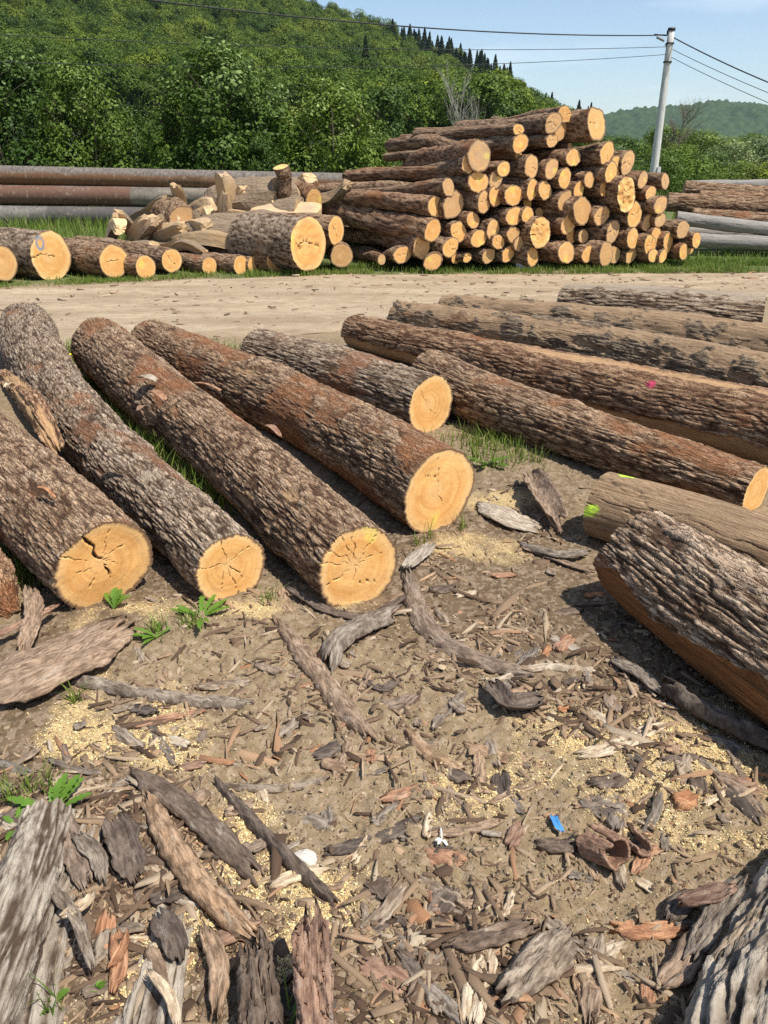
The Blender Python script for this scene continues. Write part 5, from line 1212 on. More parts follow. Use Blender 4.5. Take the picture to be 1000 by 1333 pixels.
# ---------------------------------------------------------------- hills
RIDGE = [(-900, -330), (-500, -215), (-200, -150), (0, -105), (250, -50), (400, -12), (480, 10), (520, 26), (600, 62), (650, 95), (700, 123), (745, 142), (790, 158), (850, 180), (930, 205), (1000, 216), (1300, 222)]
YR = 430.0
rp_ = np.array([at_y(a, b, YR)[[0, 2]] for a, b in RIDGE])
def hill_h(x, y):
    xs = x + (YR - y) * .10
    top = np.maximum(np.interp(xs, rp_[:, 0], rp_[:, 1]) - 13.5, 0)
    t = np.clip((y - 95) / (YR - 95), 0, 1); prof = np.where(y <= YR, t ** 1.15 * (1.0 - .12 * np.sin(np.pi * t)), np.clip(1 - (y - YR) / 500, 0, 1))
    return top * prof + fbm(P3(x / 60, y / 60), 3, 91) * 6 * sstep(100, 200, y) * sstep(0, 25, top) - .3
hx = np.arange(-620, 460, 9.0); hy = np.arange(90, 940, 9.0); HX, HY = np.meshgrid(hx, hy); HZ = hill_h(HX, HY)
g = NG('forest_floor'); n_ = g.noise(g.pos(), .15, 5, .6); M['forest'] = g.fin(g.mix(n_, (.012, .02, .006), (.03, .05, .012)), .95)
tag(link('hillside', mesh_np('hillside', np.stack([HX, HY, HZ], -1).reshape(-1, 3), grid_faces(len(hy), len(hx)), [M['forest']])), kind='structure')
# far hill, tree covered, about 1.6 km off
FR = [(560, 216), (640, 205), (700, 190), (740, 170), (780, 152), (815, 141), (860, 135), (900, 133), (930, 129), (970, 131), (1000, 135), (1060, 148), (1150, 170), (1300, 205), (1500, 216)]
YF = 1700.0; fp = np.array([at_y(a, b, YF)[[0, 2]] for a, b in FR])
fx = np.arange(50, 1500, 4.0); fy = np.concatenate([np.arange(1250, 1720, 5.0), np.arange(1720, 2300, 40.)]); FX, FY = np.meshgrid(fx, fy)
top = np.interp(FX, fp[:, 0], fp[:, 1]) * np.clip(np.where(FY < YF, ((FY - 1250) / (YF - 1250)) ** .8, 1 - (FY - YF) / 700), 0, 1)
f1, f2, cid = worley2(P3(FX / 10, FY / 10), 3)
FZ = top + fbm(P3(FX / 170, FY / 170), 4, 95, .6) * 26 * sstep(5, 70, top) * sstep(1250, 1400, FY) * (1 - .6 * sstep(1560, 1700, FY)) + (.9 - f1) * 9 * (.4 + .6 * cid) + cid * 2 - 3
g = NG('distant_forest'); n_ = g.noise(g.pos(), .03, 6, .7); cc_ = g.attr('tn'); M['dforest'] = g.fin(g.mix(g.math('ADD', g.math('MULTIPLY', cc_, .6), g.math('MULTIPLY', n_, .5)), (.012, .03, .014), (.05, .085, .03)), .95)
tag(link('distant_hill', mesh_np('distant_hill', np.stack([FX, FY, FZ], -1).reshape(-1, 3), grid_faces(len(fy), len(fx)), [M['dforest']], dict(tn=cid.ravel()))), kind='structure')
# woods on the hillside
HT = [tree_parts(820 + k, 13, 8.4, 9000, .24, 'leaf_h', .12, .014, shell=.75) for k in range(3)]
CT = [conifer_parts(830 + k, 16.0, 8.0, 4600, .32) for k in range(3)]
r = np.random.RandomState(12); pts = []
for yy in np.arange(104, 470, 6.4):
    st = 6.2 * (1 + (yy - 104) / 900) * (.72 if yy > 335 else 1)
    for xx in np.arange(-.62 * yy - 30, .36 * yy + 14, st):
        x, y = xx + r.uniform(-2.4, 2.4), yy + r.uniform(-2.4, 2.4)
        if y > YR + 14 and r.rand() < .5: continue
        z = float(hill_h(np.array(x), np.array(y))); 
        px = 500 + F * x / (y * CP - (z - CAM_H) * SP)
        if px > 765: continue
        if yy < 165 and px < 455: continue
        lim = at_y(px, float(np.interp(px, [q[0] for q in RIDGE], [q[1] for q in RIDGE])) + 4, y)[2] - z    # keeps crowns near the viewer below the ridge line behind them
        fit = min(1.0, lim / 12.5) if y < 330 else 1.0
        if fit < .3: continue
        pts.append((x, y, z, px, fit))
pts = np.array(pts); print('hill trees', len(pts))
cf = fbm(P3(pts[:, 0] / 38, pts[:, 1] / 38), 3, 7); ridge = sstep(345, 405, pts[:, 1]) * sstep(470, 590, pts[:, 3])
iscon = (r.rand(len(pts)) < np.clip(.02 + .22 * sstep(.3, .5, cf) + .95 * ridge * sstep(-.5, -.1, cf), 0, .95)) & (pts[:, 3] > 455) & ~((pts[:, 3] > 500) & (pts[:, 1] < 385))
prio = np.argsort(-(1.0 / pts[:, 1] * 300 + 3.0 * ridge * iscon + r.rand(len(pts)) * .3) * (pts[:, 3] > -20) * (np.abs(pts[:, 3] - 500) < 520))
indiv = set(prio[:0].tolist())
# singled out: conifers on the skyline and the front rank at the foot
sky = [i for i in np.argsort(-pts[:, 3]) if iscon[i] and ridge[i] > .55 and 470 < pts[i, 3] < 800][:40]
foot = [i for i in np.argsort(pts[:, 1]) if 440 < pts[i, 3] < 800][:24]
indiv = {int(i) for i in sky} | {int(i) for i in foot}
_u = ['', 'first', 'second', 'third', 'fourth', 'fifth', 'sixth', 'seventh', 'eighth', 'ninth']
def nth(k): return ordn[k - 1] if k <= 20 else ('thirtieth' if k == 30 else 'fortieth' if k == 40 else {2: 'twenty ', 3: 'thirty ', 4: 'forty '}[k // 10] + _u[k % 10])
for grp, ids in (('conifers on the skyline of the wooded hill', sorted([i for i in indiv if iscon[i]], key=lambda q: pts[q, 3])), ('broadleaf trees on the wooded hill', sorted([i for i in indiv if not iscon[i]], key=lambda q: pts[q, 3]))):
    for kq, i in enumerate(ids):
        x, y, z, px, ft = pts[i]; v = int(r.randint(3)); s = r.uniform(.75, 1.12) * ft
        if iscon[i]: put_tree(CT[v], x, y, z - .4, s * .95, r.uniform(0, 6.28), 'conifer', f'dark conifer along the hill ridge, {nth(kq + 1)} from the left', grp, s * r.uniform(.8, 1.1))
        else: put_tree(HT[v], x, y, z - .5, s, r.uniform(0, 6.28), 'broadleaf_tree', f'green tree at the hill foot behind the stack, {nth(kq + 1)} from the left', grp, s * r.uniform(.8, 1.0))
# the rest of the wood: one stuff object, geometry nodes instancing the same tree meshes
rest = [i for i in range(len(pts)) if i not in indiv]
protos = []
for k, (cr, tk) in enumerate(HT + CT):
    v1 = np.empty(len(cr.vertices) * 3, np.float32); cr.vertices.foreach_get('co', v1); v1 = v1.reshape(-1, 3); tn = np.empty(len(v1), np.float32); cr.attributes['tn'].data.foreach_get('value', tn)
    protos.append((v1, tn))
pm = bpy.data.meshes.new('wood_points'); P_ = pts[rest]; pm.vertices.add(len(P_)); pm.vertices.foreach_set('co', (P_[:, :3] - [0, 0, .5]).astype(np.float32).ravel())
for nm, arr in (('kind_id', np.where(iscon[rest], 3, 0) + r.randint(0, 3, len(P_))),):
    at = pm.attributes.new(nm, 'INT', 'POINT'); at.data.foreach_set('value', arr.astype(np.int32))
at = pm.attributes.new('rz', 'FLOAT', 'POINT'); at.data.foreach_set('value', r.uniform(0, 6.28, len(P_)).astype(np.float32))
at = pm.attributes.new('sc', 'FLOAT', 'POINT'); at.data.foreach_set('value', (r.uniform(.7, 1.12, len(P_)) * P_[:, 4]).astype(np.float32))
wood = link('hillside_wood', pm); tag(wood, 'mixed wood of bright green trees and dark conifers covering the hillside', None, None, 'stuff')
def instancer(o, meshes, mat_of=None):
    col = bpy.data.collections.new(o.name + '_kinds')
    for k, me in enumerate(meshes):
        q = bpy.data.objects.new('kind_%02d' % k, me); col.objects.link(q)
    ng = bpy.data.node_groups.new(o.name + '_scatter', 'GeometryNodeTree'); ng.interface.new_socket('Geometry', in_out='INPUT', socket_type='NodeSocketGeometry'); ng.interface.new_socket('Geometry', in_out='OUTPUT', socket_type='NodeSocketGeometry')
    N = ng.nodes.new; i = N('NodeGroupInput'); ou = N('NodeGroupOutput'); ci = N('GeometryNodeCollectionInfo'); ci.inputs[0].default_value = col; ci.inputs['Separate Children'].default_value = True; ci.inputs['Reset Children'].default_value = True
    ip = N('GeometryNodeInstanceOnPoints'); ip.inputs['Pick Instance'].default_value = True
    def na(nm, t):
        a = N('GeometryNodeInputNamedAttribute'); a.data_type = t; a.inputs[0].default_value = nm; return a.outputs[0]
    cx = N('ShaderNodeCombineXYZ'); ng.links.new(na('rz', 'FLOAT'), cx.inputs[2])
    Lk = ng.links.new; Lk(i.outputs[0], ip.inputs['Points']); Lk(ci.outputs[0], ip.inputs['Instance']); Lk(na('kind_id', 'INT'), ip.inputs['Instance Index']); Lk(cx.outputs[0], ip.inputs['Rotation']); Lk(na('sc', 'FLOAT'), ip.inputs['Scale']); Lk(ip.outputs[0], ou.inputs[0])
    md = o.modifiers.new('scatter', 'NODES'); md.node_group = ng
instancer(wood, [a[0] for a in HT] + [a[0] for a in CT])
# ---------------------------------------------------------------- valley trees at right
VT = [tree_parts(840, 7, 6.5, 9000, .13, 'leaf', .08, .012, to_ground=True, shell=.6), tree_parts(841, 7, 6.0, 9000, .13, 'leaf_y', .05, .012, to_ground=True, shell=.6), tree_parts(842, 7, 6.0, 9000, .12, 'leaf_w', .05, .012, to_ground=True, shell=.6),
      tree_parts(843, 9, 5.0, 8000, .13, 'leaf', .12, .010, shell=.5)]
VG = 'trees and bushes in the valley behind the pole'
for (px, top, yd, w, v, lab) in [(805, 172, 75, 1.0, 3, 'slim tree left of the pole, top of its crown under the distant hill'), (835, 184, 70, .95, 0, 'rounded tree directly left of the pole foot'), (785, 184, 62, .8, 0, 'green bush over the top log of the stack, left of the pole'),
        (862, 196, 44, .50, 0, 'dark bush right behind the foot of the pole'), (884, 186, 48, .62, 1, 'bright yellow green bush right of the pole'), (868, 158, 85, 1.1, 3, 'tall olive tree right of the pole below the bare twigs'),
        (895, 166, 95, 1.3, 3, 'broad olive tree behind the yellow green bush'), (925, 196, 62, .8, 0, 'mid green bush above the right edge stack'), (948, 180, 70, 1.0, 2, 'pale willow bush right of the yellow green bush'), (985, 172, 72, 1.1, 2, 'largest pale willow bush at the right edge'),
        (1025, 180, 70, 1.0, 2, 'willow bush cut by the right edge'), (935, 176, 110, 1.4, 3, 'tree crown behind the willow bushes'), (975, 172, 120, 1.6, 0, 'dark crown above the largest willow bush'), (1040, 168, 120, 1.6, 0, 'dark tree crown at the right edge behind the willows'),
        (915, 205, 52, .55, 0, 'small dark bush just left of the right edge stack top'), (965, 208, 56, .6, 0, 'low bush directly over the grey log at the right edge'), (1010, 206, 55, .65, 1, 'low yellowish bush at the right edge over the stack')]:
    b = at_y(px, 230, yd); t = at_y(px, top, yd); Hh = 9 if v == 3 else 7
    put_tree(VT[v], b[0], yd, 0, w * (1.0 if v == 3 else 1.0), rs.uniform(0, 6.28), 'valley_tree', lab, VG, t[2] / (Hh * .97))
r = np.random.RandomState(77); n = 0; pv = []
for yy in np.arange(130, 700, 14):
    for xx in np.arange(.18 * yy, .62 * yy + 20, 9 + yy * .02):
        x, y = xx + r.uniform(-4, 4), yy + r.uniform(-6, 6)
        px = 500 + F * x / (y * CP)
        if px < 770: continue
        pv.append((x, y, -.3))
pv = np.array(pv); pm = bpy.data.meshes.new('valley_points'); pm.vertices.add(len(pv)); pm.vertices.foreach_set('co', pv.astype(np.float32).ravel())
at = pm.attributes.new('kind_id', 'INT', 'POINT'); at.data.foreach_set('value', r.choice([0, 1, 2, 3, 4], len(pv)).astype(np.int32))
at = pm.attributes.new('rz', 'FLOAT', 'POINT'); at.data.foreach_set('value', r.uniform(0, 6.28, len(pv)).astype(np.float32))
at = pm.attributes.new('sc', 'FLOAT', 'POINT'); at.data.foreach_set('value', r.uniform(.35, .65, len(pv)).astype(np.float32))
vw = link('valley_wood', pm); tag(vw, 'band of woodland filling the valley floor below the distant hill', None, None, 'stuff'); instancer(vw, [a[0] for a in HT] + [VT[2][0], VT[0][0]])
# bare trees
def bare_tree(name, label, px, top, yd, seed, mat, spread=.35, levels=4, leafy=None):
    r = np.random.RandomState(seed); b = at_y(px, 230, yd); H = at_y(px, top, yd)[2]; z0 = float(hill_h(np.array(b[0]), np.array(yd))) if yd > 95 else 0
    TV, TF = [], []; nn = 0
    def tube(p0, p1, r0, r1):
        nonlocal nn
        ax = p1 - p0; ax = ax / np.linalg.norm(ax); X = np.cross(ax, [.2, .9, .1]); X /= np.linalg.norm(X); Y = np.cross(ax, X); a = np.linspace(0, 6.283, 5, endpoint=False)
        for c, q in ((p0, r0), (p1, r1)): TV.append(c + (np.cos(a)[:, None] * X + np.sin(a)[:, None] * Y) * q)
        TF.append(grid_faces(2, 5, True, nn)); nn += 10
    def grow(p, d, ln, rad, lv):
        q = p
        for s in range(4):
            d = d + r.normal(size=3) * .10; d[2] += .03; d /= np.linalg.norm(d); q2 = q + d * ln / 4; tube(q, q2, rad * (1 - s * .16), rad * (1 - (s + 1) * .16)); q = q2
            if lv > 0:
                for _ in range(2):
                    e = d + r.normal(size=3) * spread * 1.4; e[2] = abs(e[2]) * .8 + .25; e /= np.linalg.norm(e); grow(q, e, ln * r.uniform(.40, .62), rad * .45, lv - 1)
    Ht = H - z0; grow(np.array([0, 0, 0.]), np.array([0, 0, 1.]), Ht * .62, Ht * .013, levels - 1)
    o = empty(name, (b[0], yd, z0)); tag(o, label, 'tree'); link('trunk', mesh_np('trunk', np.vstack(TV), np.vstack(TF), [M[mat]]), o); return o
bare_tree('bare_tree', 'leafless white stemmed tree over the left half of the big stack', 597, 104, 92, 5, 'dead', .16, 4)
bare_tree('bare_tree', 'thin bare twiggy crown rising just right of the pole', 872, 116, 80, 8, 'trunk', .45)
bare_tree('bare_tree', 'smaller leafless stem beside the white one', 612, 128, 94, 9, 'dead', .16, 3)
# ---------------------------------------------------------------- pipes
def pipe_mat(name, a, b, c, sec):
    g = NG(name); o = g.attr('lc', True); s = g.t.nodes.new('ShaderNodeSeparateXYZ'); g.l(o, s.inputs[0])
    n1 = g.noise(g.map(o, (.5, 1, 1)), 2.2, 6, .7); n2 = g.noise(g.map(o, (1.4, 1, 1)), 9, 5, .7)
    seg = g.ramp(g.noise(g.map(o, (1, 0, 0)), sec, 0, 0), [(.47, 0.0), (.48, 1.0)])
    col = g.mix(g.ramp(n1, [(.40, 0.0), (.6, 1.0)]), a, b); col = g.mix(g.math('MULTIPLY', seg, .85), col, g.mix(n2, c, tuple(q * .6 for q in c)))
    col = g.mix(g.math('MULTIPLY', g.ramp(n2, [(.58, 0.0), (.66, 1.0)]), .6), col, (.36, .28, .2)); col = g.mix(g.math('MULTIPLY', g.ramp(n2, [(.34, 1.0), (.44, 0.0)]), .6), col, (.05, .04, .035))
    up = g.attr('up'); col = g.mix(g.math('MULTIPLY', g.ramp(g.math('ADD', up, g.math('MULTIPLY', n1, .5)), [(.72, 0.0), (.86, .8)]), 1.0), col, g.mix(g.ramp(n2, [(.35, 0.0), (.65, 1.0)]), (.07, .07, .07), (.21, .195, .17)))
    return g.fin(col, .7, g.bump(n2, .01, .5))
M['pipe1'] = pipe_mat('rusty_pipe_grey_top', (.13, .075, .042), (.24, .125, .065), (.22, .11, .055), .2)
M['pipe2'] = pipe_mat('rusty_pipe_sections', (.12, .10, .08), (.22, .19, .15), (.17, .08, .05), .22)
M['pipe3'] = pipe_mat('stained_grey_pipe', (.13, .12, .11), (.24, .22, .19), (.10, .09, .085), .4)
def pipe(label, A, B, r0, mat, seed, upshift):
    A, B = np.array(A), np.array(B); Ln = np.linalg.norm(B - A); n = 220; th = np.linspace(0, 2 * math.pi, 36, endpoint=False); u = np.linspace(0, 1, n)
    d = (B - A) / Ln; X = np.cross([0, 0, 1.], d); X /= np.linalg.norm(X); Y = np.cross(d, X)
    rr_ = r0 * (1 + .012 * fbm(P3(u * 30, u * 0), 2, seed)); weld = np.abs(((u * Ln) % 5.6) - .05) < .04; rr_ = rr_ + weld * .008
    ring = lambda q: (A + (B - A) * u[:, None])[:, None] + (np.cos(th)[None, :, None] * X + np.sin(th)[None, :, None] * Y) * q[:, None, None]
    O = ring(rr_).reshape(-1, 3); I = ring(rr_ - .018).reshape(-1, 3); m = n * 36; j = np.arange(36); j2 = (j + 1) % 36
    ends = np.vstack([np.column_stack([j, j2, j2 + m, j + m]), np.column_stack([j + (n - 1) * 36, j2 + (n - 1) * 36, j2 + m + (n - 1) * 36, j + m + (n - 1) * 36])])
    up = np.tile(np.sin(th) * .5 + .5 - upshift, n); lc = np.column_stack([np.repeat(u * Ln, 36), np.tile(np.cos(th) * r0, n), np.tile(np.sin(th) * r0, n)]); mid = (A + B) / 2
    me = mesh_np('wall', np.vstack([O, I]) - mid, np.vstack([grid_faces(n, 36, True), grid_faces(n, 36, True, m)[:, ::-1], ends]), [M[mat]], dict(lc=np.vstack([lc, lc]), up=np.concatenate([up, up * 0])))
    o = link('steel_pipe', me, None, mid); me.name = 'steel_pipe'; tag(o, label, 'pipe', 'steel pipes stacked behind the yard'); return o
rP = .25
A = at_y(-260, 222, 23.5); B = at_y(462, 238.5, 23.0)
pipe('topmost rusty steel pipe with a weathered grey upper side', (A[0], 23.5, A[2] + .0), (B[0], 23.0, B[2]), rP, 'pipe1', 1, .12)
A = at_y(-260, 250, 23.2); B = at_y(300, 257, 23.0); pipe('middle steel pipe in brick red and bare grey sections', (A[0], 23.2, A[2]), (B[0] + 3.5, 22.9, B[2] - .05), rP, 'pipe2', 2, .45)
A = at_y(-260, 278, 23.0); B = at_y(300, 280, 22.9); pipe('lowest stained grey pipe, half hidden by tall grass', (A[0], 23.0, A[2]), (B[0] + 1.5, 22.9, B[2] - .05), rP, 'pipe3', 3, .5)
# ---------------------------------------------------------------- utility pole and wires
g = NG('pole_concrete'); n_ = g.noise(g.map(g.obj(), (1, 1, .25)), 9, 5, .6); M['concrete'] = g.fin(g.mix(g.ramp(n_, [(.35, 0.0), (.65, 1.0)]), (.42, .41, .38), (.60, .59, .56)), .9, g.bump(n_, .004, .4))
g = NG('dark_metal'); M['metal'] = g.fin((.05, .052, .055), .5); g.b.inputs['Metallic'].default_value = .5
g = NG('wire_cover'); M['wire'] = g.fin((.03, .03, .032), .6)
g = NG('porcelain'); M['porc'] = g.fin((.25, .26, .28), .3)
YP = 36.0; pt = at_y(874.5, 37, YP); pb = at_y(850.5, 228, YP); slope = (pt - pb) / (pt[2] - pb[2]); base = pb - slope * pb[2]
pole = empty('utility_pole', base); tag(pole, 'pale concrete power pole leaning slightly right behind the big stack', 'power pole')
def lathe(name, prof, mat, parent, a=(0, 0, 0), d=(0, 0, 1), seg=20):
    d = np.array(d, float); d /= np.linalg.norm(d); X = np.cross(d, [.1, 1, .0]); X /= np.linalg.norm(X); Y = np.cross(d, X); th = np.linspace(0, 2 * math.pi, seg, endpoint=False)
    V = np.vstack([np.array(a) + d * z + (np.cos(th)[:, None] * X + np.sin(th)[:, None] * Y) * q for q, z in prof]); n = len(prof)
    return link(name, mesh_np(name, V, grid_faces(n, seg, True), [M[mat]]), parent)
Hp = pt[2]; sl = slope * 1.0
lathe('shaft', [(.19, -.3), (.18, .5)] + [(.18 - .055 * k / 10, .5 + (Hp - .5) * k / 10) for k in range(1, 11)] + [(.0001, Hp)], 'concrete', pole, d=sl)
lathe('cap', [(.001, Hp - .08), (.15, Hp - .08), (.15, Hp + .02), (.001, Hp + .04)], 'metal', pole, d=sl)
at = lambda px, py, y=YP: at_y(px, py, y) - base
def rod(name, p0, p1, r0, mat, parent, seg=8):
    p0, p1 = np.array(p0), np.array(p1); d = p1 - p0; Ln = np.linalg.norm(d); return lathe(name, [(.0001, 0), (r0, 0), (r0, Ln), (.0001, Ln)], mat, parent, p0, d, seg)
rod('crossarm', at(868, 46), at(852, 45, YP - .1), .03, 'metal', pole)
def insul(p0, p1, parent):
    p0, p1 = np.array(p0), np.array(p1); d = p1 - p0; Ln = np.linalg.norm(d); pr = [(.0001, 0)]
    for k in range(6): pr += [(.03, Ln * (k + .1) / 6), (.065, Ln * (k + .45) / 6), (.03, Ln * (k + .9) / 6)]
    return lathe('insulator', pr + [(.0001, Ln)], 'porc', parent, p0, d, 12)
insul(at(855, 48, YP - .1), at(865, 53, YP), pole); rod('bracket', at(869, 40), at(869, 46), .03, 'metal', pole)
insul(at(867, 57), at(868, 61), pole); rod('bracket', at(866, 71), at(872, 72), .025, 'metal', pole)
lathe('band', [(.155, 0), (.165, 0), (.165, .06), (.155, .06)], 'metal', pole, sl * (Hp - .55), sl); lathe('band', [(.16, 0), (.17, 0), (.17, .06), (.16, .06)], 'metal', pole, sl * (Hp - 1.2), sl)
import bmesh
def boxm(name, dims, mat, parent, loc, rot=0):
    b = bmesh.new(); bmesh.ops.create_cube(b, size=1); 
    for v in b.verts: v.co = (v.co.x * dims[0], v.co.y * dims[1], v.co.z * dims[2])
    bmesh.ops.bevel(b, geom=b.edges[:], offset=min(dims) * .1, segments=2, affect='EDGES'); me = bpy.data.meshes.new(name); b.to_mesh(me); b.free(); me.materials.append(M[mat]); o = link(name, me, parent, loc); o.rotation_euler = (0, 0, rot); return o
boxm('junction_box', (.16, .14, .42), 'concrete', pole, at(857, 224, YP - .15))
def wire(label, a, b, sag, rad, px=None):
    a, b = np.array(a), np.array(b); n = 60; t = np.linspace(0, 1, n)[:, None]; c = a + (b - a) * t; c[:, 2] -= (4 * sag * t * (1 - t))[:, 0]
    T_ = np.gradient(c, axis=0); T_ /= np.linalg.norm(T_, axis=1)[:, None]; X = np.cross(T_, [0, 0, 1.]); X /= np.linalg.norm(X, axis=1)[:, None]; Y = np.cross(T_, X); th = np.linspace(0, 2 * math.pi, 6, endpoint=False)
    V = c[:, None] + (np.cos(th)[None, :, None] * X[:, None] + np.sin(th)[None, :, None] * Y[:, None]) * rad; o = link('power_line', mesh_np('power_line', V.reshape(-1, 3), grid_faces(n, 6, True), [M['wire']])); tag(o, label, 'wire', 'wires on the power pole'); return o
def W(px, py, y): return at_y(px, py, y)
wire('thick dark power line running left from the top of the pole across the hill', W(855, 46, YP - .1), W(-420, -95, 20), .55, .022)
wire('thin second line running left from below the top of the pole', W(866, 61, YP), W(-420, 18, 22), .35, .011)
wire('lowest thin line running left from the pole', W(866, 71, YP), W(-420, 60, 22), .45, .011)
wire('thick line descending right from the pole top', W(877, 49, YP), W(1250, 192, 24), .25, .022)
wire('upper thin line descending right from the pole', W(875, 64, YP), W(1250, 208, 24), .2, .011)
wire('lower thin line descending right from the pole', W(873, 74, YP), W(1250, 225, 24), .2, .011)
# ---------------------------------------------------------------- firewood heap beyond the road
g = NG('split_wood'); o_ = g.obj(); n_ = g.noise(g.map(o_, (1.2, 1.2, .12)), 34, 5, .65); n2_ = g.noise(o_, 4, 4, .6)
hs = g.t.nodes.new('ShaderNodeHueSaturation'); g.l(g.mix(g.ramp(n2_, [(.4, 0.0), (.65, .7)]), g.mix(n_, (.36, .22, .10), (.70, .50, .28)), (.34, .27, .2)), hs.inputs['Color']); g.l(g.math('ADD', g.math('MULTIPLY', g.rnd(), .7), .6), hs.inputs['Value'])
M['split'] = g.fin(hs.outputs[0], .85, g.bump(n_, .01, .6))
def split_piece(name, label, c, Ln, r0, d, seed, a0=0, a1=120, spin=0, group='split firewood heaped across the road'):
    r = np.random.RandomState(seed); n = 13; th = np.radians(np.linspace(a0, a1, n)); rows = 20; t = np.linspace(0, 1, rows)
    rim = np.column_stack([np.cos(th), np.sin(th)]) * r0; k_ = np.linspace(.12, .96, 7)[:, None]; sec = np.vstack([rim, rim[-1] * (1 - k_), rim[0] * k_]) ; m = len(sec); sec = sec - sec.mean(0); bend = r.normal(0, .06, 2)
    cell_ = np.hypot(sec[:, 0], sec[:, 1]); V = []
    for q in t:
        a_ = fbm(np.column_stack([sec / r0 * 1.8, np.full(m, q * Ln * 1.6)]) + seed, 4, seed, .6); w = 1 + .30 * a_[:, None] - .25 * abs(2 * q - 1) ** 6
        end = fbm(np.column_stack([sec / r0 * 3, np.full(m, 5.)]) + seed, 3, seed + 2, .7) * r0 * .28 * abs(2 * q - 1) ** 5
        V.append(np.column_stack([sec * w + bend * math.sin(q * 3.14), (q - .5) * Ln + end]))
    V = np.vstack(V); f = grid_faces(rows, m, True); ce = np.array([V[:m].mean(0) - [0, 0, 0.0], V[-m:].mean(0)]); V = np.vstack([V, ce]); N0 = rows * m
    cap = [(N0, (k + 1) % m, k) for k in range(m)] + [(N0 + 1, N0 - m + k, N0 - m + (k + 1) % m) for k in range(m)]
    fl = [tuple(int(x) for x in q) for q in f]; barkf = [fc for fc in fl if (fc[0] % m) < n - 1]; wood = [fc for fc in fl if (fc[0] % m) >= n - 1] + cap
    o = empty(name, c); tag(o, label, 'firewood', group); X, Y, T = frame_of(np.array(d, float)); o.matrix_world = Matrix([[X[0], Y[0], T[0], c[0]], [X[1], Y[1], T[1], c[1]], [X[2], Y[2], T[2], c[2]], [0, 0, 0, 1]]) @ Matrix.Rotation(R(spin if a1 >= 150 else (-55 - a1 / 2 + (spin % 60 - 30) if seed % 2 else 70 - a1 / 2)), 4, 'Z')
    for nm, fs, mt in (('bark', barkf, 'trunk_b'), ('split_wood', wood, 'split')):
        me = bpy.data.meshes.new(nm); me.from_pydata([tuple(v) for v in V], [], fs); me.materials.append(M[mt]); me.update(); link(nm, me, o)
    return o
g = NG('firewood_bark'); n_ = g.noise(g.map(g.obj(), (1, 1, .25)), 26, 5, .65); M['trunk_b'] = g.fin(g.mix(n_, (.11, .075, .048), (.40, .30, .20)), .9, g.bump(n_, .05, 1.0))
